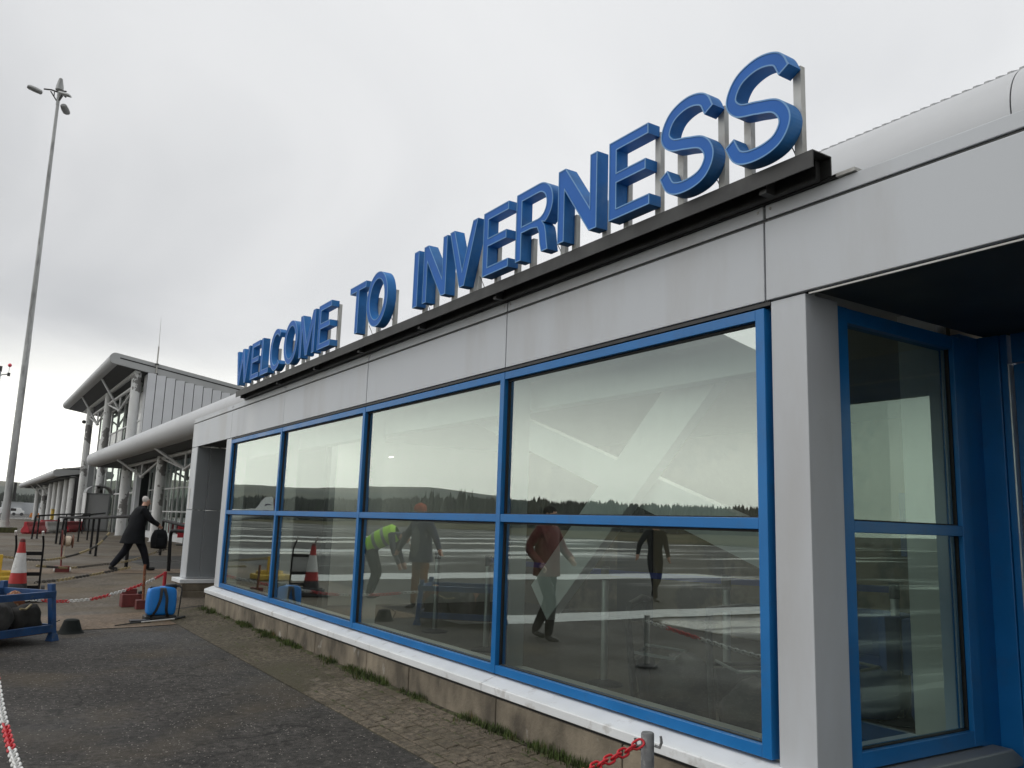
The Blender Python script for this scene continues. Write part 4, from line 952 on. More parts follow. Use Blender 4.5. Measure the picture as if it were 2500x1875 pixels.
for y0 in (.84, 1.24):
    p = MB().path(bend([(-16.52, y0, gz(-16.5, y0)+.05), (-16.50, y0-.01, .80), (-16.36, y0-.05, 1.02)], .06), .016, 10).build('side_rail', 'rail_black', t, smooth=True)
    MB().path([(-16.392, y0-.041, .97), (-16.355, y0-.052, 1.035)], .02, 10).build('grip', 'white_plastic', p, smooth=True)
    MB().lathe([(.11, -.025), (.11, .025)], (-16.58, y0+(.06 if y0 > 1 else -.06), gz(-16.5, y0)+.11), 18, 'y').build('wheel', 'rubber', t, smooth=True)
for z in (.66, .32, .10): MB().box(-16.535, -16.505, .85, 1.23, z-.03, z+.03).build('crossbar', 'rail_black', t)
MB().box(-16.50, -16.30, .86, 1.22, gz(-16.4, 1)+.02, gz(-16.4, 1)+.035).build('toe_plate', 'rail_black', t)
t = thing('yellow_chain_stand', 'yellow painted steel base with an upright at the left edge', 'stand', (-19.4, .8, gz(-19.4, .8)))
zz = gz(-19.4, .8)
MB().box(-19.75, -19.05, .35, 1.10, zz, zz+.13).build('tray', 'yellow_paint', t, bevel=.03); MB().lathe([(.30, zz+.13), (.30, zz+.20), (.26, zz+.20), (.24, zz+.14)], (-19.4, .75, 0), 24).build('rim', 'yellow_paint', t, smooth=True)
MB().box(-19.55, -19.48, .70, .78, zz+.13, .50).build('upright', 'yellow_paint', t, bevel=.01)

# ================================================================== blue steel crate with rubbish
P0 = Vector((-11.34, 1.05, 0)); U = Vector((.66, -.751, 0)); V = Vector((-.751, -.66, 0)); LU, LV = 1.2, .8; zg = -.105; ZTOP = .545
t = thing('steel_stillage', 'blue steel post pallet crate full of sacks at the left edge', 'crate', (P0.x, P0.y, zg))
for i, (a, b_) in enumerate(((0, 0), (LU, 0), (0, LV), (LU, LV))):
    c = P0+U*a+V*b_
    lean = Vector((-.015, -.035, 0)) if i == 0 else Vector((0, 0, 0))
    p = MB().obox(c+lean+Vector((0, 0, (zg+.05+ZTOP)/2)), U*.032, V*.032, lean+Vector((0, 0, (ZTOP-zg-.05)/2))).build('corner_post', 'stillage_blue', t, bevel=.004)
    f = MB(); k = Vector((0, 0, 1)); f.add([c+U*sx*.055+V*sy*.055+k*zg for sx, sy in ((-1, -1), (1, -1), (1, 1), (-1, 1))]+[c+U*sx*.036+V*sy*.036+k*(zg+.085) for sx, sy in ((-1, -1), (1, -1), (1, 1), (-1, 1))], [(0, 3, 2, 1), (4, 5, 6, 7), (0, 1, 5, 4), (1, 2, 6, 5), (2, 3, 7, 6), (3, 0, 4, 7)])
    f.build('foot', 'stillage_blue', p, bevel=.004)
def srail(a, b_, z, h, nm):
    d = (b_-a); L_ = d.length; d.normalize(); n = Vector((-d.y, d.x, 0)); c = (a+b_)/2
    MB().obox(c+Vector((0, 0, z)), d*(L_/2-.034), n*.022, Vector((0, 0, h/2))).build(nm, 'stillage_blue', t, bevel=.003)
crn = [P0, P0+U*LU, P0+U*LU+V*LV, P0+V*LV]
for i in range(4): srail(crn[i], crn[(i+1) % 4], .43, .075, 'top_rail'); srail(crn[i], crn[(i+1) % 4], .045, .085, 'bottom_rail')
cc = P0+U*LU/2+V*LV/2; MB().obox(cc+Vector((0, 0, .0)), U*(LU/2-.03), V*(LV/2-.03), (0, 0, .012)).build('deck', 'rust', t)
def lump(name, c, r, m, label, seed, cat='sack', grp='rubbish heaped in the blue crate'):
    bm = bmesh.new(); bmesh.ops.create_icosphere(bm, subdivisions=3, radius=1)
    for v in bm.verts:
        k = 1+.28*mnoise.noise(v.co*1.7+Vector((seed*3.1, 0, 0)))+.12*mnoise.noise(v.co*4.2+Vector((0, seed, 0)))
        q = v.co*k; q.z = max(q.z, -.75); v.co = Vector((q.x*r[0]+c[0], q.y*r[1]+c[1], q.z*r[2]+c[2]))
    me = bpy.data.meshes.new(name); bm.to_mesh(me); bm.free(); me.materials.append(MATS[m])
    for p in me.polygons: p.use_smooth = True
    o = bpy.data.objects.new(name, me); COL.objects.link(o); tag(o, label, cat, grp); return o
for i, (u, v, r, z, m, lab) in enumerate(((.22, .2, (.20, .17, .19), .14, 'sack', 'dark lumpy sack nearest the blue corner post'), (.62, .25, (.24, .2, .23), .19, 'sack_grey', 'pale grey sack in the middle of the blue crate'),
        (1.0, .3, (.22, .2, .22), .18, 'sack', 'dark sack at the near left of the blue crate'), (.35, .5, (.25, .22, .2), .17, 'sack', 'dark sack at the back of the blue crate'),
        (.85, .52, (.24, .22, .22), .20, 'rust', 'brown bundle at the far back of the blue crate'), (.12, .5, (.13, .13, .16), .28, 'rust', 'small brown bundle under the top rail of the blue crate'))):
    c = P0+U*u+V*v; lump('sack', (c.x, c.y, z), r, m, lab, i+2)
c = P0+U*.30+V*.06; o = MB().path([(c.x, c.y, .33), (c.x+.12, c.y-.06, .29), (c.x+.25, c.y-.12, .31)], .012, 8).build('yellow_strap', 'chain_yellow', smooth=True); tag(o, 'short yellow strap lying inside the blue crate', 'strap')
# upturned bucket
bc = (-11.95, 1.30, -.105)
t = thing('bucket', 'black upturned bucket lying by the foot of the blue crate', 'bucket', bc)
MB().lathe([(.155, .0), (.16, .012), (.145, .02), (.125, .05), (.085, .165), (.06, .178), (.001, .182)], bc, 26).build('shell', 'bucket_black', t, smooth=True)
MB().path([(bc[0]-.02, bc[1]-.15, .0-.08), (bc[0]-.05, bc[1]-.21, .02), (bc[0]-.02, bc[1]-.13, .06)], .006, 6).build('handle', 'bucket_black', t, smooth=True)

# ================================================================== knapsack sprayer
sx, sy, sz = -12.85, 2.50, gz(-12.85, 2.5)
t = thing('knapsack_sprayer', 'bright blue knapsack sprayer with black straps standing on the path', 'sprayer', (sx, sy, sz))
bm = bmesh.new(); bmesh.ops.create_cube(bm, size=1); bmesh.ops.subdivide_edges(bm, edges=bm.edges, cuts=5, use_grid_fill=True)
for v in bm.verts:
    x, y, z = v.co*2; zz = (z+1)/2
    bul = 1-.03*abs(z)**3-.05*zz; cor = 1-.05*(x*x*y*y)
    v.co = Vector((sx+x*.11*bul*cor, sy+y*.198*bul*cor*(1+.03*math.cos(z*2)), sz+.075+zz*.385-.025*(abs(y)**4)*(zz > .9)))
me = bpy.data.meshes.new('tank'); bm.to_mesh(me); bm.free(); me.materials.append(MATS['sprayer_blue'])
for p in me.polygons: p.use_smooth = True
tk = bpy.data.objects.new('tank', me); COL.objects.link(tk); tk.parent = t; tk.matrix_parent_inverse = PINV[t.name]
ss = tk.modifiers.new('s', 'SUBSURF'); ss.levels = 1; ss.render_levels = 1
MB().box(sx-.12, sx+.12, sy-.21, sy+.21, sz, sz+.072).build('base', 'black_plastic', t, bevel=.02)
MB().lathe([(.075, .425), (.08, .44), (.08, .485), (.07, .495), (.001, .497)], (sx, sy+.12, sz), 20).build('filler_cap', 'black_plastic', t, smooth=True)
MB().box(sx-.05, sx+.05, sy-.17, sy-.03, sz+.432, sz+.462).build('handle', 'black_plastic', t, bevel=.012)
for s, dz in ((-.035, 0), (.035, .01)):
    pts = [(sx+.02, sy+s*.5, sz+.45), (sx+.13, sy+s*.6-.01, sz+.43), (sx+.165, sy+s*1.2, sz+.30), (sx+.17, sy+s*1.9-.02, sz+.15), (sx+.13, sy+s*3.2-.03, sz+.05)]
    b = MB(); q = [Vector(p) for p in crom3(pts, 6)]; w_ = Vector((0, .019, 0)); th = Vector((.004, 0, .002)); vs = []
    for p in q: vs += [p-w_-th, p+w_-th, p+w_+th, p-w_+th]
    fs = [(i*4+j, i*4+(j+1) % 4, (i+1)*4+(j+1) % 4, (i+1)*4+j) for i in range(len(q)-1) for j in range(4)]+[(0, 1, 2, 3), tuple(len(vs)-4+j for j in range(4))]
    b.add(vs, fs).build('strap', 'black_plastic', t)
MB().path(crom3([(sx+.05, sy+.19, sz+.46), (sx+.10, sy+.24, sz+.44), (sx+.11, sy+.235, sz+.25), (sx+.12, sy+.22, sz+.06), (sx+.2, sy+.21, sz+.02)]), .009, 8).build('hose', 'black_plastic', t, smooth=True)
MB().path([(sx+.05, sy+.15, sz+.47), (sx+.06, sy+.22, sz+.475), (sx+.07, sy+.24, sz+.44)], .012, 8).build('pump_lever', 'black_plastic', t, smooth=True)
o = thing('spray_lance', 'white and black spray lance lying on the ground before the sprayer', 'lance', (-12.6, 2.3, sz))
MB().path([(-12.62, 2.66, gz(-12.6, 2.66)+.03), (-12.50, 2.20, gz(-12.5, 2.2)+.028)], .009, 8).build('tube', 'white_plastic', o, smooth=True)
MB().path([(-12.50, 2.20, gz(-12.5, 2.2)+.028), (-12.36, 1.86, gz(-12.4, 1.86)+.02)], [.011, .007], 8).build('nozzle', 'black_plastic', o, smooth=True)
MB().path([(-12.62, 2.655, gz(-12.6, 2.66)+.03), (-12.66, 2.80, gz(-12.6, 2.8)+.035)], .016, 8).build('grip', 'black_plastic', o, smooth=True)
MB().box(-12.72, -12.56, 2.08, 2.34, sz+.002, sz+.035).build('guard', 'black_plastic', o, bevel=.01)
# red weight blocks and posts behind the sprayer
g1 = gz(-14.7, 2.4)
t = thing('red_weight_block', 'dark red iron weight block left of the sprayer', 'weight', (-14.75, 2.42, g1))
MB().box(-14.92, -14.66, 2.27, 2.60, g1, g1+.20).build('block', 'red_iron', t, bevel=.012); MB().box(-14.86, -14.78, 2.28, 2.50, g1+.20, g1+.275).build('ridge', 'red_iron', t, bevel=.008)
MB().lathe([(.035, .20), (.035, .24), (.02, .25)], (-14.72, 2.54, g1), 12).build('lug', 'black_plastic', t)
t = thing('rusty_post', 'rusty chain post standing in a small red block', 'post', (-14.35, 2.52, gz(-14.35, 2.5)))
MB().tube((-14.35, 2.53, gz(-14.35, 2.5)), (-14.35, 2.50, .60), .020, n=12).build('shaft', 'rust', t, smooth=True); MB().box(-14.42, -14.26, 2.42, 2.56, gz(-14.35, 2.5), gz(-14.35, 2.5)+.14).build('base_block', 'red_iron', t, bevel=.01)
t = thing('red_post', 'short red post behind the sprayer where the chain ends', 'post', (-15.2, 2.98, gz(-15.2, 3)))
MB().tube((-15.2, 2.98, gz(-15.2, 3)), (-15.2, 2.98, .44), .028, n=12).build('shaft', 'red_plastic', t, smooth=True); MB().box(-15.3, -15.1, 2.88, 3.08, gz(-15.2, 3), .0).build('base_block', 'red_iron', t)

# ================================================================== people
def person(label, loc, heading, J, cols, extras=None, group=None, scale=1.0):
    """J: joint -> (side, forward, up, radius); one skinned body, coloured by nearest bone"""
    t = thing('person', label, 'person', loc, group)
    h = Vector((math.cos(heading), math.sin(heading), 0)); s = Vector((h.y, -h.x, 0)); L0 = Vector(loc)
    def W(p): return L0+(s*p[0]+h*p[1]+Vector((0, 0, p[2])))*scale
    bones = [('pelvis', 'waist', 'coat'), ('waist', 'chest', 'coat'), ('chest', 'neck', 'coat'), ('neck', 'jaw', 'skin'), ('jaw', 'skull', 'skin'), ('skull', 'crown', 'skin')]
    for q in 'LR':
        bones += [('chest', 'sho'+q, 'coat'), ('sho'+q, 'elb'+q, 'coat'), ('elb'+q, 'wri'+q, 'coat'), ('wri'+q, 'pal'+q, 'skin'),
                  ('pelvis', 'hip'+q, 'leg'), ('hip'+q, 'kne'+q, 'leg'), ('kne'+q, 'ank'+q, 'leg'), ('ank'+q, 'hee'+q, 'shoe'), ('hee'+q, 'toe'+q, 'shoe')]
    J = dict(J)
    for q, sg in (('L', -1), ('R', 1)):
        a = Vector(J['ank'+q][:3]); d = Vector(J.get('foot'+q, (0, 1, -.15))).normalized()
        J.setdefault('hee'+q, (a.x, a.y-.02, max(.035, a.z-.06), .045)); hh = Vector(J['hee'+q][:3]); J.setdefault('toe'+q, (*(hh+d*.19), .036))
        w = Vector(J['wri'+q][:3]); e_ = Vector(J['elb'+q][:3]); d = (w-e_).normalized(); J.setdefault('pal'+q, (*(w+d*.075), .036))
        p = Vector(J['pal'+q][:3]); sd = d.cross(Vector((0, 1, .3))).normalized(); fw_ = sd.cross(d).normalized()
        for k in range(4):
            r0 = p+fw_*(.027-.018*k); ln = (.062, .072, .068, .052)[k]; j1 = r0+d*ln*.55; j2 = j1+(d*.7+sd*sg*.7).normalized()*ln*.6
            J['f%d%sa' % (k, q)] = (*j1, .0105); J['f%d%sb' % (k, q)] = (*j2, .0085); bones += [('pal'+q, 'f%d%sa' % (k, q), 'skin'), ('f%d%sa' % (k, q), 'f%d%sb' % (k, q), 'skin')]
        j1 = w+d*.03+fw_*.045; j2 = j1+d*.035+fw_*.012; J['th%sa' % q] = (*j1, .0115); J['th%sb' % q] = (*j2, .0095)
        bones += [('wri'+q, 'th%sa' % q, 'skin'), ('th%sa' % q, 'th%sb' % q, 'skin')]
    names = [n for n in J if len(J[n]) == 4]; idx = {n: i for i, n in enumerate(names)}
    me = bpy.data.meshes.new('body'); me.from_pydata([W(J[n]) for n in names], [(idx[a], idx[b]) for a, b, _ in bones], [])
    o = bpy.data.objects.new('body', me); COL.objects.link(o); o.modifiers.new('skin', 'SKIN')
    for n in names:
        d = me.skin_vertices[0].data[idx[n]]; r = J[n][3]*scale; d.radius = (r, r) if n not in ('chest', 'waist', 'pelvis') else (r*1.0, r*1.0); d.use_root = (n == 'pelvis')
    sb = o.modifiers.new('sub', 'SUBSURF'); sb.levels = sb.render_levels = 2
    dg = bpy.context.evaluated_depsgraph_get(); m2_ = bpy.data.meshes.new_from_object(o.evaluated_get(dg)); o.modifiers.clear(); o.data = m2_; bpy.data.meshes.remove(me); m2_.name = 'body'
    m2_.materials.clear(); kinds = ['skin', 'coat', 'leg', 'shoe']
    for k in kinds: m2_.materials.append(MATS[cols[k]])
    seg = [(W(J[a]), W(J[b]), J[a][3]*scale, J[b][3]*scale, kinds.index(k)) for a, b, k in bones]
    for p in m2_.polygons:
        c = p.center; best = 9; bi = 0
        for a, b, ra, rb, k in seg:
            v = b-a; u = max(0, min(1, (c-a).dot(v)/max(v.length_squared, 1e-9))); dd = (c-(a+v*u)).length/lerp(ra, rb, u)
            if dd < best: best = dd; bi = k
        p.material_index = bi; p.use_smooth = True
    o.parent = t; o.matrix_parent_inverse = PINV[t.name]
    # face: nose, ears, eyes
    sk = Vector(J['skull'][:3]); fdir = Vector(J.get('look', (0, 1, 0))).normalized(); up_ = Vector((0, 0, 1)); sd = fdir.cross(up_).normalized(); hr = J['skull'][3]
    def ball(nm, c, r, m):
        bm = bmesh.new(); bmesh.ops.create_uvsphere(bm, u_segments=10, v_segments=8, radius=1)
        for v in bm.verts: v.co = W(Vector(c)+sd*(v.co.x*r[0])+fdir*(v.co.y*r[1])+up_*(v.co.z*r[2]))
        mm = bpy.data.meshes.new(nm); bm.to_mesh(mm); bm.free(); mm.materials.append(MATS[m])
        for p in mm.polygons: p.use_smooth = True
        q = bpy.data.objects.new(nm, mm); COL.objects.link(q); q.parent = t; q.matrix_parent_inverse = PINV[t.name]; return q
    ball('nose', sk+fdir*hr*1.03-up_*.03, (.014, .022, .02), cols['skin'])
    for g_ in (-1, 1):
        ball('ear', sk+sd*g_*hr*.97-up_*.015-fdir*.01, (.011, .022, .032), cols['skin']); ball('eye', sk+sd*g_*.032+fdir*hr*.93+up_*.005, (.012, .008, .008), 'shoe')
    ball('mouth', sk+fdir*hr*.88-up_*.075, (.024, .012, .007), 'red_iron')
    if 'hair' in cols: ball('hair', sk-fdir*.030+up_*.022, (hr*1.03, hr*.98, hr*.98), cols['hair'])
    if extras: extras(t, W, ball)
    return t
def rings(name, rgs, m, parent, W, n=20):
    """garment lofted through elliptical rings (side, forward, up, half width, half depth)"""
    b = MB(); vs = []
    for (a, f, u, rw, rd) in rgs:
        for k in range(n): th = 2*math.pi*k/n; vs.append(W((a+rw*math.cos(th), f+rd*math.sin(th), u)))
    fs = [(i*n+k, i*n+(k+1) % n, (i+1)*n+(k+1) % n, (i+1)*n+k) for i in range(len(rgs)-1) for k in range(n)]
    return b.add(vs, fs).build(name, m, parent, smooth=True)
# --- the man in the dark coat, mid-stride towards the building
man = dict(pelvis=(0, 0, .93, .155), waist=(0, .03, 1.10, .15), chest=(0, .09, 1.36, .165), neck=(0, .15, 1.535, .068), jaw=(0, .20, 1.61, .082), skull=(0, .215, 1.685, .096), crown=(0, .20, 1.745, .075),
    shoL=(-.19, .08, 1.46, .085), elbL=(-.28, -.05, 1.20, .075), wriL=(-.25, .10, 1.00, .048), shoR=(.20, .11, 1.46, .095), elbR=(.29, .24, 1.24, .078), wriR=(.23, .45, 1.11, .05),
    hipL=(-.10, 0, .88, .13), kneL=(-.10, -.13, .50, .098), ankL=(-.10, -.41, .13, .072), footL=(0, 1, -.35), hipR=(.10, 0, .88, .13), kneR=(.10, .22, .50, .098), ankR=(.10, .34, .11, .072), footR=(0, 1, .12),
    heeL=(-.10, -.47, .06, .045), heeR=(.10, .36, .05, .045), look=(0, 1, -.3))
man['toeL'] = (-.10, -.27, .04, .045); man['toeR'] = (.10, .54, .055, .045)
def man_extra(t, W, ball):
    rings('coat', [(0, .12, 1.53, .085, .085), (0, .10, 1.47, .215, .14), (0, .08, 1.32, .25, .20), (0, .03, 1.08, .245, .205), (0, -.01, .88, .27, .245), (0, -.03, .66, .30, .29), (0, -.03, .655, .29, .28)], 'coat_black', t, W)
    rings('collar', [(0, .13, 1.50, .10, .10), (0, .15, 1.575, .085, .09), (0, .15, 1.57, .075, .08)], 'coat_black', t, W)
    for s_ in (-1, 1): MB().tube(W((s_*.05, .315, 1.69)), W((s_*.095, .20, 1.695)), .004, n=5).build('glasses_arm', 'shoe', t)
person('man with white hair in a long dark coat striding towards the terminal', (-22.45, 3.60, 0), R(100), man, dict(skin='skin', coat='coat_black', leg='trouser', shoe='shoe', hair='hair_grey'), man_extra)
hx = Vector((math.cos(R(100)), math.sin(R(100)), 0)); sx_ = Vector((hx.y, -hx.x, 0)); bp = Vector((-22.45, 3.60, 0))+sx_*.21+hx*.53
bk = thing('backpack', 'black backpack hanging from the walking man\'s hand', 'bag', tuple(bp+Vector((0, 0, .52))))
bm = bmesh.new(); bmesh.ops.create_cube(bm, size=1); bmesh.ops.subdivide_edges(bm, edges=bm.edges, cuts=4, use_grid_fill=True)
for v in bm.verts:
    x, y, z = v.co*2; tp = 1-.28*max(0, z)**2-.06*z*z; q = sx_*(x*.12*tp*(1-.12*z*z))+hx*(y*.185*tp*(1-.1*x*x))+Vector((0, 0, .77+z*.235*(1-.08*y*y))); v.co = bp+q
me = bpy.data.meshes.new('bag'); bm.to_mesh(me); bm.free(); me.materials.append(MATS['coat_black'])
for p in me.polygons: p.use_smooth = True
o = bpy.data.objects.new('bag', me); COL.objects.link(o); o.parent = bk; o.matrix_parent_inverse = PINV[bk.name]
MB().path(crom3([bp+hx*-.05+Vector((0, 0, .985)), bp+hx*-.035+Vector((0, 0, 1.055)), bp+hx*.035+Vector((0, 0, 1.055)), bp+hx*.05+Vector((0, 0, .985))]), .011, 8).build('grab_handle', 'rail_black', bk, smooth=True)
b = MB()
for s_ in (-1, 1): b.path(crom3([bp+hx*.19*s_*.6+sx_*.12+Vector((0, 0, .93)), bp+hx*.2*s_*.7+sx_*.16+Vector((0, 0, .75)), bp+hx*.18*s_*.7+sx_*.12+Vector((0, 0, .58))]), .013, 6)
b.build('shoulder_strap', 'rail_black', bk, smooth=True)
c = bp+sx_*.115; MB().obox(c+Vector((0, 0, .69)), hx*.11, sx_*.025, (0, 0, .10)).build('front_pocket', 'coat_black', bk, bevel=.02)
# --- people who show only as reflections in the glass
std = dict(pelvis=(0, 0, .94, .15), waist=(0, .01, 1.10, .145), chest=(0, .02, 1.36, .165), neck=(0, .03, 1.53, .065), jaw=(0, .06, 1.61, .082), skull=(0, .06, 1.69, .098), crown=(0, .05, 1.75, .078),
    shoL=(-.19, .01, 1.46, .08), elbL=(-.26, 0, 1.18, .06), wriL=(-.28, .08, .94, .042), shoR=(.19, .01, 1.46, .08), elbR=(.26, 0, 1.18, .06), wriR=(.28, .08, .94, .042),
    hipL=(-.10, 0, .88, .11), kneL=(-.11, .02, .49, .075), ankL=(-.11, 0, .09, .05), hipR=(.10, 0, .88, .11), kneR=(.11, .02, .49, .075), ankR=(.11, 0, .09, .05))
hat = dict(std); hat.update(shoL=(-.20, 0, 1.45, .085), elbL=(-.40, .02, 1.22, .065), wriL=(-.55, .05, .98, .042), shoR=(.20, 0, 1.45, .085), elbR=(.38, .02, 1.22, .065), wriR=(.52, .05, 1.02, .042), ankL=(-.06, .1, .09, .05), ankR=(.06, -.08, .09, .05))
def hat_extra(t, W, ball):
    rings('jacket', [(0, .02, 1.50, .12, .10), (0, .01, 1.43, .215, .14), (0, .01, 1.15, .21, .16), (0, .01, .80, .25, .19), (0, .01, .795, .24, .18)], 'navy', t, W)
    rings('jumper', [(0, .08, 1.46, .07, .06), (0, .09, 1.3, .12, .09), (0, .10, 1.0, .13, .10), (0, .10, .88, .11, .10)], 'jumper', t, W)
    rings('woolly_hat', [(0, .055, 1.69, .110, .115), (0, .055, 1.745, .112, .116), (0, .05, 1.80, .085, .09), (0, .05, 1.83, .02, .02)], 'orange_hat', t, W)
person('person in orange woolly hat and dark open jacket, arms spread, beyond the left edge', (-13.6, -.12, gz(-13.6, 0)), R(75), hat, dict(skin='skin', coat='navy', leg='tan_trouser', shoe='shoe'), hat_extra)
vest = dict(std); vest.update(pelvis=(0, -.12, .95, .15), waist=(0, .02, 1.10, .15), chest=(0, .30, 1.22, .165), neck=(0, .48, 1.20, .065), jaw=(0, .54, 1.16, .082), skull=(0, .60, 1.14, .096), crown=(0, .66, 1.12, .075),
    shoL=(-.19, .34, 1.22, .08), elbL=(-.22, .40, .92, .06), wriL=(-.18, .50, .68, .042), shoR=(.19, .34, 1.22, .08), elbR=(.22, .40, .92, .06), wriR=(.18, .50, .68, .042), hipL=(-.1, -.12, .90, .11), hipR=(.1, -.12, .90, .11), kneL=(-.11, .02, .48, .075), kneR=(.11, .02, .48, .075), ankL=(-.11, -.1, .09, .05), ankR=(.11, -.1, .09, .05), look=(0, .7, -.7))
def vest_extra(t, W, ball):
    b = MB(); n = 20; rg = [(-.16, .98, .215), (-.02, 1.09, .225), (.16, 1.18, .235), (.34, 1.25, .235), (.42, 1.25, .17)]; vs = []
    for i, (f, u, w) in enumerate(rg):
        for k in range(n): th = 2*math.pi*k/n; vs.append(W((w*math.cos(th), f+.55*w*math.sin(th)*-.45, u+.75*w*math.sin(th))))
    b.add(vs, [(i*n+k, i*n+(k+1) % n, (i+1)*n+(k+1) % n, (i+1)*n+k) for i in range(len(rg)-1) for k in range(n)]).build('hivis_vest', 'hivis', t, smooth=True)
    for f0, u0, w in ((-.02, 1.09, .229), (.16, 1.18, .239)):
        b = MB(); vs = []
        for df in (-.028, .028):
            for k in range(n): th = 2*math.pi*k/n; vs.append(W((w*math.cos(th), f0+df+.55*w*math.sin(th)*-.45, u0+df*.5+.75*w*math.sin(th))))
        b.add(vs, [(k, (k+1) % n, n+(k+1) % n, n+k) for k in range(n)]).build('reflective_band', 'hivis_band', t, smooth=True)
person('worker in bright hi-vis vest bending down beyond the left edge', (-15.6, -.15, gz(-15.6, 0)), R(-50), vest, dict(skin='skin', coat='navy', leg='trouser', shoe='shoe', hair='coat_black'), vest_extra)
wk2 = dict(std); wk2.update(kneL=(-.10, .16, .50, .085), ankL=(-.10, .14, .10, .06), kneR=(.10, -.02, .48, .085), ankR=(.10, -.22, .12, .06), elbL=(-.27, -.12, 1.20, .065), wriL=(-.24, .06, 1.0, .045), elbR=(.27, .10, 1.2, .065), wriR=(.2, .26, 1.08, .045), skull=(0, .09, 1.68, .098))
def rj_extra(t, W, ball):
    rings('jacket', [(0, .02, 1.52, .10, .09), (0, .01, 1.43, .21, .14), (0, .01, 1.15, .21, .16), (0, .01, .84, .225, .17), (0, .01, .835, .21, .16)], 'red_jacket', t, W)
person('person in a red jacket standing near the viewer beyond the left edge', (-9.6, -.02, gz(-9.6, 0)), R(-20), wk2, dict(skin='skin', coat='red_jacket', leg='trouser', shoe='shoe', hair='coat_black'), rj_extra)
wk = dict(std); wk.update(kneL=(-.11, .20, .50, .075), ankL=(-.11, .30, .10, .05), kneR=(.11, -.05, .48, .075), ankR=(.11, -.36, .13, .05), elbL=(-.36, .0, 1.2, .06), wriL=(-.44, .1, .97, .042))
person('person in dark clothes walking across the apron, far from the terminal', (-13.9, -6.0, gz(-14, -6)), R(20), wk, dict(skin='skin', coat='coat_black', leg='trouser', shoe='shoe', hair='hair_grey'))

# ================================================================== things inside the block
def queue_post(x, y, label):
    t = thing('queue_post', label, 'post', (x, y, 0), 'belt barrier posts inside')
    MB().tube((x, y, .03), (x, y, .93), .032, n=14).build('tube', 'chrome', t, smooth=True); MB().lathe([(.17, .005), (.17, .02), (.05, .05)], (x, y, 0), 20).build('base', 'int_dark', t, smooth=True)
    MB().tube((x, y, .93), (x, y, 1.05), .04, n=14).build('head', 'int_dark', t, smooth=True)
QP = [(-6.15, 5.05), (-5.0, 5.4), (-8.3, 5.1), (-9.9, 5.3), (-4.0, 6.2)]
for (x, y), lab in zip(QP, ('chrome queue post seen low in the widest pane', 'second chrome queue post, right of the braces crossing', 'chrome queue post behind the third bay', 'chrome queue post behind the second bay', 'chrome queue post far inside at the right')): queue_post(x, y, lab)
for (a, b_, lab) in ((QP[0], QP[1], 'blue belt between the two nearest queue posts'), (QP[2], QP[0], 'long blue belt reaching left from the nearest queue post'), (QP[1], QP[4], 'blue belt running deep into the room')):
    d = Vector((b_[0]-a[0], b_[1]-a[1], 0)); n = Vector((-d.y, d.x, 0)).normalized()
    o = MB().obox(Vector(((a[0]+b_[0])/2, (a[1]+b_[1])/2, 1.0)), d*.47, n*.002, (0, 0, .026)).build('queue_belt', 'blue_belt'); tag(o, lab, 'belt', 'blue queue belts')
def lug(x, y, rot, label):
    t = thing('luggage_trolley', label, 'trolley', (x, y, .005), 'luggage trolleys inside the window')
    c, s_ = math.cos(rot), math.sin(rot)
    def q(a, b_, z): return (x+a*c-b_*s_, y+a*s_+b_*c, z)
    for e_ in (-.24, .24):
        MB().path(bend([q(-.35, e_, .12), q(.35, e_, .12), q(.42, e_, .85), q(.40, e_, .92)], .1), .022, 8).build('side_frame', 'int_dark', t, smooth=True)
        MB().lathe([(.07, -.02), (.07, .02)], q(.3, e_, .075), 14, 'y').build('wheel', 'rubber', t, smooth=True); MB().lathe([(.055, -.02), (.055, .02)], q(-.32, e_*.6, .06), 14, 'y').build('wheel', 'rubber', t, smooth=True)
    MB().path([q(.40, -.26, .92), q(.38, 0, .95), q(.40, .26, .92)], .022, 10).build('push_bar', 'black_plastic', t, smooth=True)
    for z in (.12, .35, .60): MB().path([q(.36+(z-.12)*.08, -.24, z), q(.36+(z-.12)*.08, .24, z)], .012, 8).build('crossbar', 'int_dark', t, smooth=True)
    b = MB()
    for k in range(5): b.path([q(-.35, -.2+.1*k, .13), q(.35, -.2+.1*k, .13)], .010, 6)
    b.build('deck_rail', 'int_dark', t, smooth=True)
    MB().add([q(.30, -.22, .18), q(.30, .22, .18), q(.385, .22, .58), q(.385, -.22, .58), q(.27, -.22, .18), q(.27, .22, .18), q(.355, .22, .58), q(.355, -.22, .58)], [(0, 1, 2, 3), (7, 6, 5, 4), (0, 4, 5, 1), (1, 5, 6, 2), (2, 6, 7, 3), (3, 7, 4, 0)]).build('back_panel', 'int_dark', t)
    MB().path([q(.40, -.2, .62), q(.12, -.2, .60), q(.12, .2, .60), q(.40, .2, .62)], .010, 6).build('basket', 'chrome', t, smooth=True)
lug(-4.05, 4.12, R(215), 'dark luggage trolley just inside the widest pane'); lug(-3.35, 4.05, R(160), 'dark luggage trolley next to the right window stile'); lug(-3.15, 4.75, R(190), 'dark luggage trolley behind the porch side window')
for k, (c_, r_, lab) in enumerate((((-4.15, 4.05, .36), (.26, .2, .24), 'black holdall on the trolley just inside the widest pane'), ((-3.45, 3.98, .34), (.24, .2, .22), 'black holdall on the trolley by the right window stile'), ((-3.8, 4.5, .22), (.3, .25, .28), 'black holdall on the floor behind the trolleys'))):
    lump('holdall', c_, r_, 'int_dark', lab, 20+k, 'bag', 'black bags inside the window')
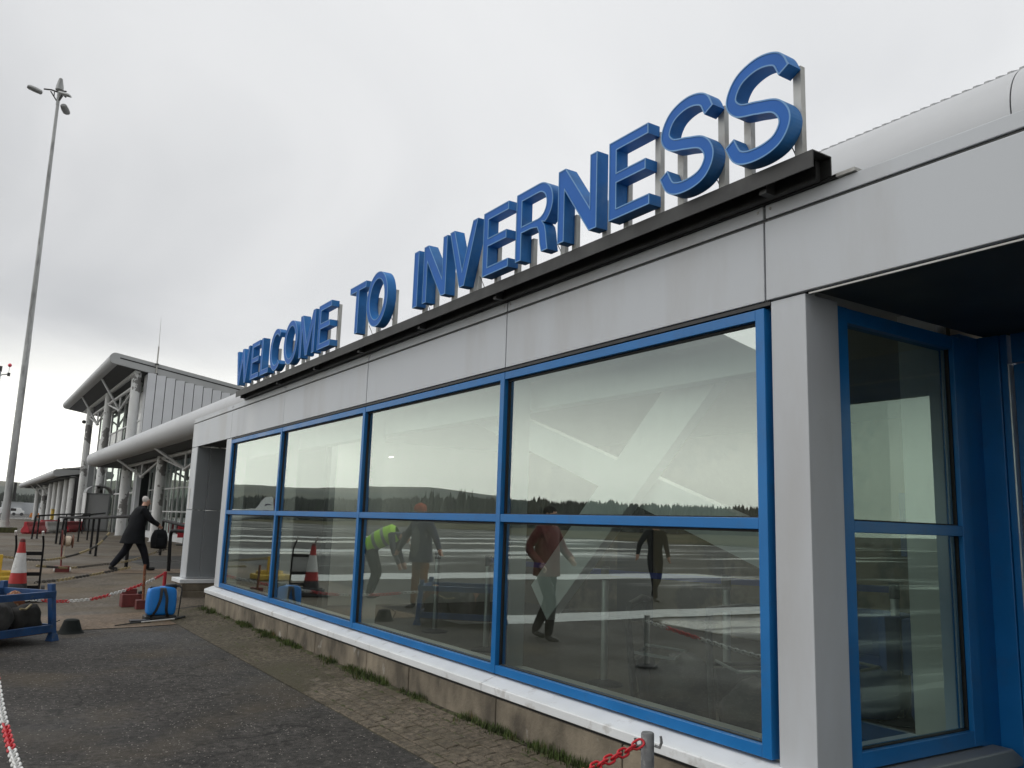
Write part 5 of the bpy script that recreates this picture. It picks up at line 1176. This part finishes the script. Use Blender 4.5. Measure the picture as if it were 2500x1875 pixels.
for k, (x, lab) in enumerate(((-3.5, 'nearest dark blue tub chair inside the porch window'), (-4.3, 'farther dark blue tub chair inside'))):
    t = thing('tub_chair', lab, 'chair', (x, 6.2, .005), 'tub chairs inside')
    MB().lathe([(.30, .03), (.34, .12), (.33, .42), (.28, .43), (.001, .44)], (x, 6.2, .005), 20).build('seat', 'blue_board', t, smooth=True)
    b = MB(); pts_ = [(x+.34*math.cos(R(a)), 6.2+.34*math.sin(R(a))) for a in range(-30, 211, 20)]
    for i in range(len(pts_)-1): b.obox(((pts_[i][0]+pts_[i+1][0])/2, (pts_[i][1]+pts_[i+1][1])/2, .6), Vector((pts_[i+1][0]-pts_[i][0], pts_[i+1][1]-pts_[i][1], 0))*.52, Vector((pts_[i+1][1]-pts_[i][1], pts_[i][0]-pts_[i+1][0], 0)).normalized()*.04, (0, 0, .2))
    b.build('back', 'blue_board', t)

# ================================================================== what the glass mirrors: airliner, wood, hills
tail = Vector((-148, -39, 0)); nose = Vector((-165, -20, 0)); ad = (nose-tail).normalized(); an_ = Vector((-ad.y, ad.x, 0))
t = thing('airliner', 'small white propeller airliner parked on the apron, seen only as a reflection', 'aircraft', tuple(tail))
def ac(u, s_, z): return tail+ad*u+an_*s_+Vector((0, 0, z))
st = [(0, 1.9, .12), (1.5, 1.82, .42), (4, 1.65, .85), (7, 1.5, 1.12), (12, 1.45, 1.18), (19, 1.45, 1.18), (22, 1.35, .95), (24, 1.2, .5), (24.8, 1.1, .1)]
b = MB(); n = 20; vs = []
for u, z, r in st:
    for k in range(n): th = 2*math.pi*k/n; vs.append(ac(u, r*math.cos(th), z+r*math.sin(th)))
b.add(vs, [(i*n+k, i*n+(k+1) % n, (i+1)*n+(k+1) % n, (i+1)*n+k) for i in range(len(st)-1) for k in range(n)]+[tuple(range(n)), tuple(range((len(st)-1)*n, len(st)*n))]).build('fuselage', 'aircraft_white', t, smooth=True)
def slab(nm, pts, th, m, par):
    b = MB(); k = len(pts); w = an_*th
    return b.add([ac(u, 0, z)+w for u, z in pts]+[ac(u, 0, z)-w for u, z in pts], [(i, (i+1) % k, k+(i+1) % k, k+i) for i in range(k)]+[tuple(range(k)), tuple(range(k, 2*k))]).build(nm, m, par)
fin = slab('tail_fin', [(.1, 2.0), (.35, 4.8), (.8, 5.05), (1.7, 4.9), (3.3, 2.9), (9.5, 2.35), (6, 2.0)], .09, 'aircraft_white', t)
slab('fin_mark', [(.5, 3.6), (.9, 3.75), (1.5, 3.75), (1.75, 3.4), (1.5, 3.4), (1.2, 3.58), (.7, 3.5)], .10, 'aircraft_mark', fin); slab('fin_mark', [(.35, 2.5), (1.9, 2.5), (1.9, 2.62), (1.2, 2.72), (.35, 2.62)], .10, 'aircraft_mark', fin)
slab('rudder', [(-.25, 2.1), (.0, 4.6), (.25, 4.75), (.0, 2.0)], .05, 'red_jacket', t)
for s_ in (-1, 1):
    MB().add([ac(.2, s_*.2, 2.0), ac(2.2, s_*.2, 2.0), ac(1.5, s_*3.6, 2.15), ac(.6, s_*3.6, 2.15), ac(.2, s_*.2, 2.12), ac(2.2, s_*.2, 2.12), ac(1.5, s_*3.6, 2.2), ac(.6, s_*3.6, 2.2)], [(0, 1, 2, 3), (4, 5, 6, 7), (0, 1, 5, 4), (1, 2, 6, 5), (2, 3, 7, 6), (3, 0, 4, 7)]).build('tailplane', 'aircraft_white', t)
    MB().add([ac(10.5, s_*.9, .95), ac(14.5, s_*.9, .95), ac(13.2, s_*10, 1.5), ac(11.4, s_*10, 1.5), ac(10.5, s_*.9, 1.15), ac(14.5, s_*.9, 1.2), ac(13.2, s_*10, 1.6), ac(11.4, s_*10, 1.6)], [(0, 1, 2, 3), (4, 5, 6, 7), (0, 1, 5, 4), (1, 2, 6, 5), (2, 3, 7, 6), (3, 0, 4, 7)]).build('wing', 'aircraft_white', t)
    MB().tube(ac(10, s_*3.6, 1.1), ac(16.2, s_*3.6, 1.35), .45, .35, n=14).build('engine', 'aircraft_white', t, smooth=True)
    MB().tube(ac(12, s_*3.6, 0.3), ac(12, s_*3.6, 1.0), .08).lathe([(.3, -.15), (.3, .15)], tuple(ac(12, s_*3.6, .3)), 14, 'y').build('landing_gear', 'rubber', t)
MB().tube(ac(21.5, 0, .25), ac(21.5, 0, .8), .07).lathe([(.22, -.1), (.22, .1)], tuple(ac(21.5, 0, .22)), 14, 'y').build('landing_gear', 'rubber', t)
# far grass beyond the apron
sheet('grass_field', [-2700, -900, -400, -132, -60, 50, 500, 2500], [-2700, -1200, -600, -300, -140, -62], 'far_grass', .05, zf=lambda x, y: 0)
sheet('grass_field', [-2700, -900, -400, -310], [-61.9, 0, 40, 200], 'far_grass', .05, zf=lambda x, y: 0)
# wood of conifers: a far-off mass
random.seed(11); tb = MB()
def conifer(x, y, h, w):
    n = 6; a0 = random.random()*6; vs = []; fs = []
    for (z0, z1, rr_) in ((.04, .55, 1.0), (.32, .80, .72), (.58, 1.0, .45)):
        o_ = len(vs)
        for k in range(n): a = a0+6.283*k/n; q = rr_*random.uniform(.75, 1.15); vs.append((x+w*q*math.cos(a), y+w*q*math.sin(a), h*z0*random.uniform(.85, 1.1)))
        vs.append((x, y, h*z1)); fs += [(o_+k, o_+(k+1) % n, o_+n) for k in range(n)]
    tb.add(vs, fs)
for i in range(8200):
    az = R(random.uniform(-78, 8)); dd = random.uniform(430, 620)
    deg = -math.degrees(az)
    hh = interp(deg, [-8, 4, 12, 20, 24, 28, 33, 45, 60, 80], [9, 9, 12.5, 14, 14, 16, 17.5, 17, 16, 15])*dd/520*(.95+.13*mnoise.noise(Vector((deg*.8, dd*.012, 3)))+random.uniform(-.14, .07))
    if dd > 560: hh *= 1.06
    conifer(-dd*math.cos(az), dd*math.sin(az), hh, hh*random.uniform(.20, .40))
for i in range(26):
    az = R(random.choice((-27.0, -28.6, -29.2))+random.uniform(-.5, .5)); dd = 520; conifer(-dd*math.cos(az), dd*math.sin(az), random.uniform(19, 22.5), 2.2)
o = tb.build('conifer_wood', 'conifer', fixn=False); tag(o, 'dark belt of conifers at the far side of the airfield', 'wood', kind='stuff')
# hills
def ridge(name, dist, hfun, az0, az1, m, n=220, depth=1400):
    vs = []; 
    for j in range(5):
        for i in range(n+1):
            a = R(az0+(az1-az0)*i/n); d = dist+depth*j/4; k = [0, .72, 1, .9, .7][j]
            z = hfun(math.degrees(a))*k*(1+.10*mnoise.noise(Vector((i*.13, j*1.7, dist*.01))))
            vs.append((-d*math.cos(a), d*math.sin(a), z-2))
    fs = [(j*(n+1)+i, j*(n+1)+i+1, (j+1)*(n+1)+i+1, (j+1)*(n+1)+i) for j in range(4) for i in range(n)]
    o = MB().add(vs, fs).build(name, m, smooth=True, fixn=False); o['kind'] = 'structure'; return o
ridge('hills', 1300, lambda d: 1600*math.tan(R(interp(-d, [-60, -20, -2, 4, 14, 17, 22, 26, 31, 36, 48, 70, 100], [.9, 1.2, 1.55, 1.9, 2.2, 2.1, 1.95, 1.55, 1.5, 1.3, 1.2, 1.6, 1.0])+.08*mnoise.noise(Vector((d*.35, 1, 0)))+.03*mnoise.noise(Vector((d*1.7, 4, 0))))), -100, 60, 'hill', depth=600)
ridge('hills', 2000, lambda d: 2250*math.tan(R(interp(-d, [-60, -10, -2, 6, 18, 24, 27.5, 31, 36, 50, 100], [1.2, 1.3, 1.65, 1.8, 2.15, 2.35, 2.45, 2.1, 1.7, 1.4, 1.4])+.06*mnoise.noise(Vector((d*.22, 9, 0))))), -100, 60, 'hill', depth=500)

# ================================================================== damp air
hz_m = bpy.data.materials.new('haze'); hz_m.use_nodes = True; N = hz_m.node_tree.nodes; N.clear()
ho = N.new('ShaderNodeOutputMaterial'); pv = N.new('ShaderNodeVolumePrincipled'); pv.inputs['Color'].default_value = (.92, .94, .96, 1); pv.inputs['Density'].default_value = .00014; pv.inputs['Anisotropy'].default_value = .2
hz_m.node_tree.links.new(pv.outputs[0], ho.inputs['Volume']); MATS['haze'] = hz_m
o = MB().box(-2900, 2900, -2900, 2900, -4, 160).build('haze', 'haze'); tag(o, 'thin damp haze over the airfield', 'haze', kind='stuff')
